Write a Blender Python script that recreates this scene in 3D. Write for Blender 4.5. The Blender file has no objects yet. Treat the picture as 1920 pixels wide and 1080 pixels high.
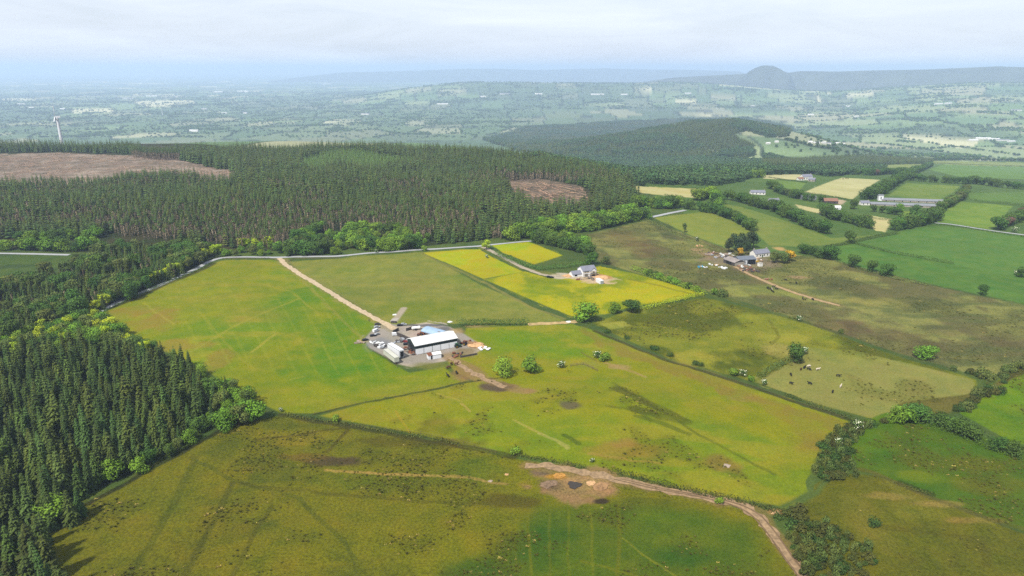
import bpy, bmesh, math, random
import numpy as np
from mathutils import Vector, Matrix
R = math.radians
random.seed(11); rng = np.random.default_rng(11)
S = bpy.context.scene
C = S.collection

# ------------------------------------------------------------------ camera
CAM_Z = 130.0; FOC = 1297.0; PITCH = math.atan((540 - 128) / FOC)
cd = bpy.data.cameras.new('camera'); cam = bpy.data.objects.new('camera', cd); C.objects.link(cam)
cam.location = (0, 0, CAM_Z); cam.rotation_euler = (math.pi / 2 - PITCH, 0, 0)
cd.sensor_width = 36; cd.lens = 36 * FOC / 1920; cd.clip_start = 1; cd.clip_end = 120000
S.camera = cam

# ------------------------------------------------------------------ sky, sun, exposure
SUN_EL, SUN_AZ = R(52), R(-146)           # azimuth measured from +Y towards +X (light comes from the left, slightly ahead)
wd = bpy.data.worlds.new('World'); S.world = wd; wd.use_nodes = True
nt = wd.node_tree; nt.nodes.clear()
N = nt.nodes.new; L = nt.links.new
out = N('ShaderNodeOutputWorld'); bg = N('ShaderNodeBackground'); sky = N('ShaderNodeTexSky')
sky.sky_type = 'NISHITA'; sky.sun_disc = False; sky.sun_elevation = SUN_EL; sky.sun_rotation = SUN_AZ
sky.air_density = 1.0; sky.dust_density = 2.2; sky.ozone_density = 1.4; sky.altitude = 200
tc = N('ShaderNodeTexCoord'); mp = N('ShaderNodeMapping'); mp.inputs['Scale'].default_value = (2.2, 2.2, 16)
nz = N('ShaderNodeTexNoise'); nz.inputs['Scale'].default_value = 1.5; nz.inputs['Detail'].default_value = 7; nz.inputs['Roughness'].default_value = 0.62
nz.inputs['Distortion'].default_value = 0.6
rp = N('ShaderNodeValToRGB'); rp.color_ramp.elements[0].position = 0.36; rp.color_ramp.elements[1].position = 0.78
rp.color_ramp.elements[0].color = (.62, .62, .62, 1)
mx = N('ShaderNodeMix'); mx.data_type = 'RGBA'; mx.inputs[7].default_value = (7.6, 8.1, 9.1, 1)
L(tc.outputs['Generated'], mp.inputs[0]); L(mp.outputs[0], nz.inputs['Vector']); L(nz.outputs[0], rp.inputs[0])
L(rp.outputs[0], mx.inputs[0]); L(sky.outputs[0], mx.inputs[6]); L(mx.outputs[2], bg.inputs[0]); L(bg.outputs[0], out.inputs[0])
bg.inputs[1].default_value = 0.068
sd = bpy.data.lights.new('sun', 'SUN'); sd.energy = 4.3; sd.angle = R(2.5); sd.color = (1, .95, .87)
sun = bpy.data.objects.new('sun', sd); C.objects.link(sun)
sv = Vector((math.sin(SUN_AZ) * math.cos(SUN_EL), math.cos(SUN_AZ) * math.cos(SUN_EL), math.sin(SUN_EL)))
sun.rotation_euler = sv.to_track_quat('Z', 'Y').to_euler(); sun.location = (0, 0, 240)
S.view_settings.view_transform = 'Standard'; S.view_settings.look = 'None'; S.view_settings.gamma = 1
S.view_settings.exposure = 0.95
S.cycles.use_denoising = False; S.cycles.use_adaptive_sampling = False; S.cycles.sample_clamp_indirect = 4; S.cycles.max_bounces = 5; S.cycles.diffuse_bounces = 2; S.cycles.glossy_bounces = 1
S.cycles.transmission_bounces = 2; S.cycles.volume_bounces = 3; S.cycles.caustics_reflective = False; S.cycles.caustics_refractive = False

# ------------------------------------------------------------------ numeric helpers
def lin(c):
    c = np.asarray(c, float) / 255.0
    return np.where(c <= .04045, c / 12.92, ((c + .055) / 1.055) ** 2.4)
ALB = 0.44                                # photograph colour -> surface colour
def alb(*c): return lin(c) * ALB
def sst(a, b, x):
    t = np.clip((x - a) / (b - a), 0, 1); return t * t * (3 - 2 * t)
def _h(i, j, s):
    n = (i * 374761393 + j * 668265263 + s * 982451653) & 0xffffffff
    n = ((n ^ (n >> 13)) * 1274126177) & 0xffffffff
    return ((n ^ (n >> 16)) & 0xffffff) / float(0xffffff)
def vnoise(x, y, s=0):
    x = np.asarray(x, float); y = np.asarray(y, float)
    i = np.floor(x).astype(np.int64); j = np.floor(y).astype(np.int64); fx = x - i; fy = y - j
    fx = fx * fx * (3 - 2 * fx); fy = fy * fy * (3 - 2 * fy)
    return (_h(i, j, s) * (1 - fx) + _h(i + 1, j, s) * fx) * (1 - fy) + (_h(i, j + 1, s) * (1 - fx) + _h(i + 1, j + 1, s) * fx) * fy
def fbm(x, y, sc, s=0, o=4):
    v = 0; a = .5; t = 0; x = np.asarray(x) / sc; y = np.asarray(y) / sc
    for k in range(o):
        v = v + a * vnoise(x, y, s + k * 17); t += a; a *= .55; x = x * 2.03 + 11.3; y = y * 2.03 - 7.1
    return v / t

# ------------------------------------------------------------------ terrain height
HILL = []
def terrain(x, y):
    x = np.asarray(x, float); y = np.asarray(y, float)
    r = np.hypot(x, y); az = np.degrees(np.arctan2(x, np.maximum(y, 1e-3) ))
    A = [-60, -36, -25, -8, 2, 10, 20, 60]
    d0 = np.interp(az, A, [1700, 1440, 1290, 1180, 960, 690, 520, 450]); ln = np.interp(az, A, [1300, 1300, 1300, 1300, 1300, 1500, 2200, 2600])
    z = -150 * sst(0, 1, (r - d0) / ln)
    near = 1 - sst(500, 1100, r)
    z = z + near * (5.0 * (fbm(x, y, 170, 3, 2) - .5) + 1.2 * (fbm(x, y, 34, 5, 2) - .5))
    z = z + 13 * (fbm(x, y, 260, 13, 2) - .5) * sst(520, 800, r) * (1 - sst(1350, 1900, r)) * (1 - sst(6, 12, az))
    for (hx, hy, ax, ay, h) in HILL:
        z = z + h * np.exp(-((x - hx) / ax) ** 2 - ((y - hy) / ay) ** 2) * (1 if h < 20 else .78 + .44 * fbm(x, y, 240, 15, 2))
    z = z - 90 * sst(2000, 4200, r)
    far = sst(2600, 5200, r)
    z = z + far * 46 * (fbm(x, y, 1900, 7, 3) - .5)
    z = z + 205 * np.exp(-((r - 9200) / 1500) ** 2) * sst(-16, -2, az) * (0.8 + .4 * fbm(x, y, 1500, 9, 2)) * (1 - .45 * sst(12, 24, az))
    z = z + 110 * sst(22, 34, az) * sst(3200, 6500, r)
    return z
cP, sP = math.cos(PITCH), math.sin(PITCH)
def ray(u, v):
    a = (np.asarray(u, float) - 960) / FOC; b = (540 - np.asarray(v, float)) / FOC
    return a, cP + b * sP, -sP + b * cP
def unproj(u, v):
    """photograph pixel -> point on the ground"""
    dx, dy, dz = ray(u, v); dx, dy, dz = np.broadcast_arrays(dx, dy, dz)
    t = np.maximum(40.0, (CAM_Z - 16) / np.maximum(-dz, 2e-3)); lo = t * .97; done = np.zeros(dx.shape, bool)
    for k in range(900):
        below = (CAM_Z + t * dz) < terrain(t * dx, t * dy)
        done |= below
        if done.all() or t.max() > 60000: break
        lo = np.where(done, lo, t); t = np.where(done, t, t * 1.01)
    hi = t.copy()
    for k in range(22):
        m = (lo + hi) / 2; b = (CAM_Z + m * dz) < terrain(m * dx, m * dy)
        hi = np.where(b, m, hi); lo = np.where(b, lo, m)
    return np.stack([hi * dx, hi * dy], -1)
def proj(x, y, z):
    x = np.asarray(x, float); y = np.asarray(y, float); dz = np.asarray(z, float) - CAM_Z
    f = y * cP - dz * sP; up = y * sP + dz * cP
    return 960 + FOC * x / f, 540 - FOC * up / f, f
def PX(pts): return unproj(np.array([p[0] for p in pts]), np.array([p[1] for p in pts]))
def P1(u, v):
    p = unproj(np.array([u]), np.array([v]))[0]; return float(p[0]), float(p[1]), float(terrain(p[0], p[1]))
def gz(x, y): return float(terrain(x, y))
# wooded hill and its lower shoulder, a knoll in the foreground pasture, a swell under the clear-fell
HILL += [(880, 2640, 320, 420, 106), (470, 2650, 330, 430, 42)]
kx, ky, _ = P1(1170, 790); HILL += [(kx, ky, 34, 26, 4.0)]
kx, ky, _ = P1(430, 600); HILL += [(kx, ky, 70, 60, 4.0)]

def inpoly(x, y, poly):
    ins = np.zeros(x.shape, bool); n = len(poly)
    for i in range(n):
        x1, y1 = poly[i]; x2, y2 = poly[(i + 1) % n]
        if y1 == y2: continue
        c = ((y1 > y) != (y2 > y)) & (x < (x2 - x1) * (y - y1) / (y2 - y1) + x1); ins ^= c
    return ins
def dline(x, y, pl):
    d = np.full(x.shape, 1e9)
    for (x1, y1), (x2, y2) in zip(pl[:-1], pl[1:]):
        vx, vy = x2 - x1, y2 - y1; q = vx * vx + vy * vy + 1e-9
        t = np.clip(((x - x1) * vx + (y - y1) * vy) / q, 0, 1); d = np.minimum(d, np.hypot(x - x1 - t * vx, y - y1 - t * vy))
    return d

# ------------------------------------------------------------------ materials
def mat(name, col=(.5, .5, .5), rough=.8, var=.0, vscale=3, spec=.25, metal=0, bump=0, attr=None, rnd=0, hue=0):
    m = bpy.data.materials.new(name); m.use_nodes = True; t = m.node_tree; b = t.nodes['Principled BSDF']
    b.inputs['Roughness'].default_value = rough; b.inputs['Specular IOR Level'].default_value = spec; b.inputs['Metallic'].default_value = metal
    b.inputs['Base Color'].default_value = (*col, 1)
    cur = None
    if attr:
        a = t.nodes.new('ShaderNodeAttribute'); a.attribute_name = attr
        mm = t.nodes.new('ShaderNodeMix'); mm.data_type = 'RGBA'; mm.blend_type = 'MULTIPLY'; mm.inputs[0].default_value = 1
        mm.inputs[6].default_value = (*col, 1); t.links.new(a.outputs['Color'], mm.inputs[7]); cur = mm.outputs[2]
    if var:
        tc = t.nodes.new('ShaderNodeTexCoord'); n = t.nodes.new('ShaderNodeTexNoise'); n.inputs['Scale'].default_value = vscale; n.inputs['Detail'].default_value = 5
        t.links.new(tc.outputs['Object'], n.inputs['Vector'])
        r = t.nodes.new('ShaderNodeMapRange'); r.inputs[1].default_value = .3; r.inputs[2].default_value = .7; r.inputs[3].default_value = 1 - var; r.inputs[4].default_value = 1 + var
        t.links.new(n.outputs[0], r.inputs[0])
        h = t.nodes.new('ShaderNodeHueSaturation'); t.links.new(r.outputs[0], h.inputs['Value'])
        if cur: t.links.new(cur, h.inputs['Color'])
        else: h.inputs['Color'].default_value = (*col, 1)
        cur = h.outputs[0]
        if bump:
            bp = t.nodes.new('ShaderNodeBump'); bp.inputs['Strength'].default_value = bump; bp.inputs['Distance'].default_value = .1
            t.links.new(n.outputs[0], bp.inputs['Height']); t.links.new(bp.outputs[0], b.inputs['Normal'])
    if rnd or hue:
        o = t.nodes.new('ShaderNodeObjectInfo'); h = t.nodes.new('ShaderNodeHueSaturation')
        r = t.nodes.new('ShaderNodeMapRange'); r.inputs[3].default_value = 1 - rnd; r.inputs[4].default_value = 1 + rnd
        t.links.new(o.outputs['Random'], r.inputs[0]); t.links.new(r.outputs[0], h.inputs['Value'])
        m2 = t.nodes.new('ShaderNodeMath'); m2.operation = 'MULTIPLY'; m2.inputs[1].default_value = 7.31
        fr = t.nodes.new('ShaderNodeMath'); fr.operation = 'FRACT'; t.links.new(o.outputs['Random'], m2.inputs[0]); t.links.new(m2.outputs[0], fr.inputs[0])
        r2 = t.nodes.new('ShaderNodeMapRange'); r2.inputs[3].default_value = .5 - hue; r2.inputs[4].default_value = .5 + hue
        t.links.new(fr.outputs[0], r2.inputs[0]); t.links.new(r2.outputs[0], h.inputs['Hue'])
        if cur: t.links.new(cur, h.inputs['Color'])
        else: h.inputs['Color'].default_value = (*col, 1)
        cur = h.outputs[0]
    if cur: t.links.new(cur, b.inputs['Base Color'])
    return m
# ------------------------------------------------------------------ mesh helpers
class MB:
    """collects boxes, prisms, tubes and leaves for ONE mesh"""
    def __init__(s): s.v = []; s.f = []; s.c = []
    def add(s, vs, fs, col=1.0):
        o = len(s.v); s.v += [tuple(p) for p in vs]; s.f += [tuple(i + o for i in f) for f in fs]; s.c += [col] * len(fs); return s
    def box(s, x0, x1, y0, y1, z0, z1):
        return s.add([(x0, y0, z0), (x1, y0, z0), (x1, y1, z0), (x0, y1, z0), (x0, y0, z1), (x1, y0, z1), (x1, y1, z1), (x0, y1, z1)],
                     [(3, 2, 1, 0), (4, 5, 6, 7), (0, 1, 5, 4), (1, 2, 6, 5), (2, 3, 7, 6), (3, 0, 4, 7)])
    def prism(s, prof, a0, a1, axis='x'):
        """profile in (y,z) swept along x, or in (x,z) swept along y"""
        n = len(prof)
        if axis == 'x': vs = [(a0, p, q) for p, q in prof] + [(a1, p, q) for p, q in prof]
        else: vs = [(p, a0, q) for p, q in prof] + [(p, a1, q) for p, q in prof]
        return s.add(vs, [tuple(range(n - 1, -1, -1)), tuple(range(n, 2 * n))] + [(i, (i + 1) % n, n + (i + 1) % n, n + i) for i in range(n)])
    def tube(s, a, b, r0, r1, n=6):
        a = Vector(a); b = Vector(b); d = (b - a).normalized(); u = d.orthogonal().normalized(); w = d.cross(u)
        vs = [a + (u * math.cos(6.2832 * k / n) + w * math.sin(6.2832 * k / n)) * r0 for k in range(n)] + [b + (u * math.cos(6.2832 * k / n) + w * math.sin(6.2832 * k / n)) * r1 for k in range(n)]
        return s.add(vs, [(k, (k + 1) % n, n + (k + 1) % n, n + k) for k in range(n)] + [tuple(range(n - 1, -1, -1)), tuple(range(n, 2 * n))])
    def blob(s, c, rx, ry, rz, n=8, m=5, jit=.15, flat=True):
        vs = [(c[0], c[1], c[2] + rz)]; fs = []
        for i in range(1, m):
            th = math.pi * i / m * (.55 if flat else 1)
            for k in range(n):
                j = 1 + random.uniform(-jit, jit); ph = 6.2832 * (k + .5 * (i % 2)) / n
                vs.append((c[0] + rx * j * math.sin(th) * math.cos(ph), c[1] + ry * j * math.sin(th) * math.sin(ph), c[2] + rz * j * math.cos(th) - (rz * .4 if flat and i == m - 1 else 0)))
        for k in range(n): fs.append((0, 1 + k, 1 + (k + 1) % n))
        for i in range(m - 2):
            for k in range(n):
                a = 1 + i * n + k; b = 1 + i * n + (k + 1) % n; fs.append((a, a + n, b + n, b))
        fs.append(tuple(1 + (m - 2) * n + k for k in range(n)))
        return s.add(vs, fs)
    def mesh(s, name, m=None, tint=False, smooth=False):
        me = bpy.data.meshes.new(name); me.from_pydata(s.v, [], s.f)
        for x in (m if isinstance(m, (list, tuple)) else [m]):
            if x: me.materials.append(x)
        if tint:
            a = me.attributes.new('tint', 'FLOAT_COLOR', 'FACE'); arr = np.ones((len(s.f), 4), np.float32)
            cc = [c if isinstance(c, (tuple, list)) else (c, c, c) for c in s.c]; arr[:, :3] = np.array(cc, np.float32); a.data.foreach_set('color', arr.ravel())
        if smooth: me.polygons.foreach_set('use_smooth', [True] * len(me.polygons))
        me.update(); return me
def tag(o, label=None, cat=None, group=None, kind=None):
    if label: o['label'] = label
    if cat: o['category'] = cat
    if group: o['group'] = group
    if kind: o['kind'] = kind
    return o
def obj(name, me, parent=None, loc=None, rz=0):
    o = bpy.data.objects.new(name, me); C.objects.link(o)
    if parent: o.parent = parent
    if loc is not None: o.location = loc
    if rz: o.rotation_euler = (0, 0, rz)
    return o
def thing(name, label, cat, loc=(0, 0, 0), rz=0, group=None, sc=1):
    o = bpy.data.objects.new(name, None); C.objects.link(o); o.location = loc; o.rotation_euler = (0, 0, rz); o.scale = (sc, sc, sc) if not isinstance(sc, tuple) else sc
    o.empty_display_size = .5
    return tag(o, label, cat, group)
def np_mesh(name, V, F4):
    me = bpy.data.meshes.new(name); n = len(F4); k = F4.shape[1]
    me.vertices.add(len(V)); me.vertices.foreach_set('co', np.ascontiguousarray(V, np.float32).ravel())
    me.loops.add(n * k); me.loops.foreach_set('vertex_index', np.ascontiguousarray(F4, np.int32).ravel())
    me.polygons.add(n); me.polygons.foreach_set('loop_start', np.arange(0, n * k, k, dtype=np.int32)); me.polygons.foreach_set('loop_total', np.full(n, k, np.int32))
    me.update(); return me
# ------------------------------------------------------------------ ground: one sheet to the horizon
NR, NA = 900, 1150
dep = np.concatenate([np.linspace(68, 42, 60, endpoint=False), np.linspace(42, .75, NR - 100, endpoint=False), np.geomspace(.75, .17, 40)])
rr = CAM_Z / np.tan(np.radians(dep)); NR = len(rr)
aa = np.radians(np.concatenate([np.linspace(-62, -40, 60, endpoint=False), np.linspace(-40, 40, NA - 120, endpoint=False), np.linspace(40, 62, 60)])); NA = len(aa)
GR, GA = np.meshgrid(rr, aa, indexing='ij')
gx = (GR * np.sin(GA)).ravel(); gy = (GR * np.cos(GA)).ravel(); gzv = terrain(gx, gy); gr = GR.ravel()
jx = gx + 5 * (fbm(gx, gy, 9, 51, 2) - .5); jy = gy + 5 * (fbm(gx, gy, 9, 52, 2) - .5)   # wavering field edges
nb = fbm(gx, gy, 90, 21); nm = fbm(gx, gy, 22, 22); ns = fbm(gx, gy, 6, 23, 3); nst = fbm(gx * .25 + gy * .1, gy, 9, 24, 3)
col = np.zeros((len(gx), 3)); mot = np.full(len(gx), .25)

# far country: a patchwork of fields with hedges
def cells(x, y, w, h, s):
    x = x + 60 * (fbm(x, y, 700, s + 1, 2) - .5); y = y + 120 * (fbm(x, y, 700, s + 2, 2) - .5)
    i = np.floor(x / w).astype(np.int64); j = np.floor(y / h).astype(np.int64)
    d1 = np.full(x.shape, 1e9); d2 = d1.copy(); idv = np.zeros(x.shape)
    for a in (-1, 0, 1):
        for b in (-1, 0, 1):
            cx = i + a + .15 + .7 * _h(i + a, j + b, s); cy = j + b + .15 + .7 * _h(i + a, j + b, s + 5)
            d = np.abs(x / w - cx) ** 1.4 + np.abs(y / h - cy) ** 1.4
            n = _h(i + a, j + b, s + 9); c = d < d1
            d2 = np.where(c, d1, np.minimum(d2, d)); idv = np.where(c, n, idv); d1 = np.where(c, d, d1)
    return idv, (d2 - d1) * min(w, h) * .5
fid, fed = cells(gx, gy, 270, 470, 61)
pal = np.array([alb(120, 152, 84), alb(142, 166, 88), alb(112, 142, 78), alb(164, 176, 102), alb(128, 158, 76), alb(180, 174, 116), alb(134, 146, 92), alb(108, 132, 78), alb(232, 218, 150)]) * 1.15
k = np.minimum((fid * len(pal)).astype(int), len(pal) - 1)
pale = (k == len(pal) - 1) & (fbm(gx, gy, 1500, 66, 2) < .52); k = np.where(pale, 1, k)
col[:] = pal[k] * (.85 + .3 * ns)[:, None]
wl = fbm(gx, gy, 1300, 62, 3) - .05 * sst(8, 22, np.degrees(GA.ravel())) # scrubbier districts
m = sst(.50, .60, wl)[:, None] * .6; col[:] = col * (1 - m) + alb(96, 122, 76) * m
hw = 1 - sst(4, 9, fed); col[:] = col * (1 - .8 * hw[:, None]) + alb(60, 80, 50) * .8 * hw[:, None]
gl_ = col.mean(1, keepdims=True); col[:] = col * .72 + gl_ * .28 * np.array([.95, 1.0, 1.12])  # far fields greyed and tinted blue, haze mixed into their colour

def paint(poly, c1, c2=None, thr=(.42, .58), nse=None, mt=None, soft=1.8, c3=None):
    """colour one field: c1 with patches of c2 (and streaks of c3)"""
    p = PX(poly); x0, y0 = p.min(0) - 8; x1, y1 = p.max(0) + 8
    i = np.nonzero((gx > x0) & (gx < x1) & (gy > y0) & (gy < y1))[0]
    if not len(i): return i
    i = i[inpoly(jx[i], jy[i], p)]
    c = np.repeat(alb(*c1)[None], len(i), 0)
    if c2 is not None:
        q = sst(*thr, (nm if nse is None else nse)[i])[:, None]; c = c * (1 - q) + alb(*c2) * q
    if c3 is not None:
        q = sst(.5, .66, nst[i])[:, None] * .7; c = c * (1 - q) + alb(*c3) * q
    c = c * (.72 + .56 * (.5 * nb[i] + .3 * nm[i] + .2 * ns[i]))[:, None]
    if soft:
        e = sst(0, soft, dline(gx[i], gy[i], np.vstack([p, p[:1]])))[:, None]; c = col[i] * (1 - e) + c * e
    col[i] = c
    if mt is not None: mot[i] = mt
    return i
def stroke(pts, width, c, a=1.0, wob=.6, rag=.5):
    """a worn line, drain, strip of other growth or painted shadow band, width in metres"""
    p = PX(pts); x0, y0 = p.min(0) - width - 3; x1, y1 = p.max(0) + width + 3
    i = np.nonzero((gx > x0) & (gx < x1) & (gy > y0) & (gy < y1))[0]
    if not len(i): return
    d = dline(gx[i] + wob * 4 * (nm[i] - .5), gy[i] + wob * 4 * (ns[i] - .5), p)
    res = gr[i] ** 2 / CAM_Z * .0016
    q = (1 - sst(.5, 1.0, d / (width * .5 + .3 * res))) * a * np.minimum(1, width / (.6 * res + .1)) * np.clip(1 - rag + 2 * rag * ns[i], 0, 1)
    col[i] = col[i] * (1 - q[:, None]) + alb(*c) * q[:, None]
def spot(u, v, ru, rv, c, a=1.0, edge=.5, nz=.9):
    """a patch of worn, wet or other ground, given by its centre and half-size"""
    x, y, _ = P1(u, v); xe = abs(P1(u + ru, v)[0] - x); ye = abs(P1(u, v - rv)[1] - P1(u, v + rv)[1]) / 2
    i = np.nonzero((abs(gx - x) < 2 * xe) & (abs(gy - y) < 2 * ye))[0]
    d = np.hypot((gx[i] - x) / xe, (gy[i] - y) / ye) + nz * (nm[i] - .5) + nz * (ns[i] - .5)
    q = (1 - sst(1 - edge, 1 + edge * .3, d)) * a; col[i] = col[i] * (1 - q[:, None]) + alb(*c) * q[:, None]

# wide base of the near country
paint([(-900, 1500), (-900, 300), (0, 284), (480, 284), (1000, 300), (1190, 350), (1330, 330), (1700, 300), (1950, 302), (2700, 310), (2700, 1500)], (96, 112, 50), (82, 100, 46), mt=.3)
# forest floors
paint([(-400, 440), (-400, 284), (480, 284), (1000, 300), (1190, 355), (1190, 390), (990, 440), (800, 462), (440, 470), (200, 476)], (58, 66, 32), (74, 70, 42), mt=.5)
paint([(-400, 470), (200, 476), (430, 478), (380, 496), (170, 592), (150, 640), (300, 655), (400, 720), (440, 760), (330, 850), (170, 930), (70, 985), (120, 1080), (120, 1300), (-500, 1300)], (54, 62, 26), (70, 80, 32), mt=.5)
paint([(-10, 476), (140, 476), (130, 520), (-10, 540)], (84, 104, 42), (70, 88, 40))
# valley woods and right-hand farmland
paint([(990, 300), (1330, 300), (1440, 310), (1440, 350), (1330, 352), (1190, 352)], (58, 78, 42), (74, 94, 48))
paint([(1190, 345), (1440, 300), (1920, 300), (2200, 300), (2200, 470), (1920, 440), (1640, 465), (1500, 480), (1350, 470), (1280, 400)], (104, 128, 58), (92, 116, 52), nse=nb)
FI = paint
FI([(1506, 361), (1578, 333), (1652, 337), (1600, 374)], (216, 204, 146), (202, 192, 132), mt=.12)
FI([(1430, 323), (1512, 324), (1496, 337), (1430, 335)], (220, 206, 150), mt=.12)
FI([(1438, 336), (1513, 343), (1500, 358), (1450, 352)], (122, 146, 64), mt=.2)
FI([(1664, 367), (1698, 343), (1802, 349), (1790, 360), (1758, 378)], (136, 152, 66), (120, 142, 58), mt=.2)
FI([(1742, 318), (1770, 308), (1960, 313), (1960, 338), (1800, 332)], (116, 146, 62), mt=.2)
FI([(1654, 312), (1722, 299), (1960, 305), (1960, 312), (1740, 306), (1690, 325), (1650, 325)], (150, 158, 84), mt=.2)
FI([(1690, 396), (1760, 396), (1800, 378), (1902, 386), (1862, 431), (1760, 417), (1690, 405)], (134, 156, 60), (120, 146, 54), mt=.2)
FI([(1810, 362), (1960, 360), (1960, 384), (1820, 375)], (110, 138, 60), mt=.2)
FI([(1622, 402), (1676, 411), (1662, 436), (1636, 432)], (214, 198, 138), mt=.15)
FI([(1488, 382), (1546, 394), (1545, 403), (1498, 392)], (214, 198, 140), mt=.15)
FI([(1545, 372), (1590, 376), (1580, 384), (1545, 380)], (204, 180, 146), mt=.15)
FI([(1186, 348), (1312, 354), (1310, 372), (1260, 368), (1190, 360)], (220, 204, 140), (208, 190, 120), mt=.12)
FI([(1325, 321), (1342, 322), (1342, 330), (1325, 330)], (214, 198, 140))
FI([(1335, 378), (1392, 388), (1462, 410), (1560, 446), (1645, 440), (1592, 456), (1500, 464), (1440, 460), (1405, 424)], (138, 146, 66), (124, 138, 60), nse=nb, mt=.2)
FI([(1224, 408), (1330, 396), (1420, 436), (1360, 464), (1290, 440)], (146, 152, 62), (130, 144, 58), nse=nb, mt=.2)
FI([(1590, 458), (1640, 446), (1700, 430), (1760, 422), (1960, 446), (1960, 576), (1740, 530), (1650, 505), (1560, 476)], (104, 138, 58), (94, 126, 52), nse=nb, mt=.2)
FI([(1500, 470), (1600, 458), (1790, 496), (1960, 530), (1960, 580), (1740, 532), (1600, 500)], (102, 136, 54), (92, 126, 50), mt=.2)
# brown moor
paint([(1095, 440), (1215, 412), (1290, 440), (1360, 464), (1500, 478), (1560, 486), (1740, 533), (1960, 582), (1960, 690), (1900, 700), (1830, 706), (1700, 668), (1500, 600), (1330, 548), (1190, 512), (1120, 490)], (148, 144, 76), (114, 108, 62), thr=(.44, .60), mt=.6, c3=(104, 110, 58))
for a in [(1170, 445, 50, 22), (1215, 470, 40, 20)]: spot(*a, (112, 84, 54), 0.54, .8)
spot(1570, 610, 60, 26, (106, 78, 56), 0.58, .8); spot(1660, 625, 60, 20, (104, 84, 56), 0.50, .8); spot(1720, 645, 60, 22, (96, 76, 52), 0.50, .8); spot(1790, 620, 60, 14, (98, 84, 56), 0.43, .8); spot(1880, 640, 60, 28, (104, 86, 56), 0.50, .8)
spot(1560, 530, 60, 14, (84, 88, 48), .7); spot(1740, 570, 90, 14, (86, 92, 50), .6); spot(1430, 545, 60, 14, (156, 158, 70), .5); spot(1640, 565, 70, 10, (160, 150, 76), .6)
spot(1245, 430, 20, 22, (78, 86, 48), .7)
# rushy pasture and the cattle field
paint([(1105, 606), (1180, 580), (1320, 556), (1500, 602), (1700, 672), (1835, 712), (1838, 735), (1640, 790), (1420, 720), (1250, 672)], (140, 140, 40), (98, 104, 24), thr=(.40, .58), mt=.45)
paint([(1412, 716), (1490, 672), (1500, 650), (1600, 655), (1828, 712), (1836, 735), (1760, 760), (1640, 788), (1520, 756)], (158, 152, 76), (142, 144, 58), nse=nb, mt=.3)
spot(1300, 672, 60, 16, (166, 156, 52), .8); spot(1470, 635, 50, 12, (176, 164, 60), .6); spot(1460, 655, 40, 16, (180, 162, 82), .7)
paint([(1120, 606), (1170, 600), (1190, 612), (1140, 620)], (160, 156, 60))
# big left field
paint([(400, 493), (420, 487), (520, 486), (545, 505), (640, 556), (722, 607), (690, 630), (690, 652), (740, 682), (770, 697), (835, 685), (850, 700), (885, 714), (590, 777), (528, 777), (500, 765), (450, 742), (412, 715), (370, 690), (330, 670), (290, 652), (165, 600), (250, 556), (330, 520)], (144, 148, 28), (122, 142, 26), nse=nb, mt=.3, c3=(156, 150, 42))
for a in [(620, 690, 110, 44), (560, 560, 60, 50), (640, 620, 60, 40)]: spot(*a, (98, 138, 20), .75, .9)
spot(660, 660, 90, 40, (92, 138, 18), .55, .9)
for a in [(270, 585, 60, 12), (340, 648, 70, 12), (405, 675, 30, 22), (290, 600, 50, 18)]: spot(*a, (164, 132, 58), .55)
spot(480, 590, 80, 20, (164, 146, 52), .45, .9)
# upper middle field
paint([(540, 490), (600, 486), (700, 478), (790, 472), (900, 532), (1065, 602), (985, 608), (870, 608), (760, 612), (722, 607), (640, 556), (560, 512)], (124, 138, 46), (136, 138, 56), nse=nb, mt=.35, c3=(146, 142, 62))
spot(800, 580, 150, 18, (124, 134, 36), .8, .9); spot(760, 530, 90, 16, (146, 132, 58), .3, .9); spot(640, 510, 60, 14, (130, 140, 44), .6, .9)
# buttercup fields
by = (190, 178, 14)
paint([(788, 473), (900, 466), (925, 482), (985, 510), (905, 524)], by, (176, 180, 12), thr=(.45, .62), mt=.18)
paint([(905, 524), (985, 508), (1030, 521), (1060, 514), (1125, 498), (1190, 512), (1325, 549), (1278, 562), (1195, 574), (1140, 590), (1070, 594)], (144, 152, 24), (184, 174, 14), thr=(.44, .58), mt=.4)
spot(1200, 545, 60, 14, (190, 178, 14), .6, .9); spot(1000, 545, 60, 16, (148, 158, 20), .6, .8); spot(1130, 512, 40, 8, (150, 160, 24), .7)
paint([(918, 459), (992, 453), (1058, 479), (1000, 497), (940, 474)], by, (170, 178, 14), thr=(.5, .65), mt=.2)
# the field round and below the barn
paint([(835, 680), (860, 640), (872, 614), (985, 609), (1075, 606), (1110, 617), (1250, 674), (1420, 730), (1600, 790), (1530, 868), (1518, 925), (1465, 952), (1300, 926), (1160, 890), (960, 854), (760, 812), (590, 780), (700, 750), (885, 714), (850, 698)], (152, 150, 28), (132, 144, 30), nse=nb, mt=.3, c3=(160, 150, 42))
for a in [(960, 640, 80, 24), (1060, 660, 60, 16)]: spot(*a, (116, 146, 22), .8, .9)
for a in [(1230, 755, 90, 26), (1130, 720, 60, 20), (1340, 740, 60, 20)]: spot(*a, (128, 144, 22), .6, .9)
stroke([(1100, 622), (1230, 684), (1400, 740), (1560, 792)], 9, (148, 122, 56), .5, 4, .8)
stroke([(1180, 660), (1300, 702), (1420, 745), (1500, 790), (1540, 830)], 16, (150, 128, 56), .4, 4, .8)
spot(1530, 835, 45, 22, (150, 120, 54), .55, .9); spot(1390, 748, 40, 6, (158, 130, 64), .6); spot(1470, 870, 60, 20, (158, 148, 36), .6)
spot(900, 840, 60, 30, (140, 150, 26), .5); spot(1180, 845, 70, 18, (158, 130, 52), .7); spot(1350, 870, 34, 18, (156, 126, 60), .75); spot(1165, 830, 30, 8, (166, 128, 66), .5)
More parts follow.
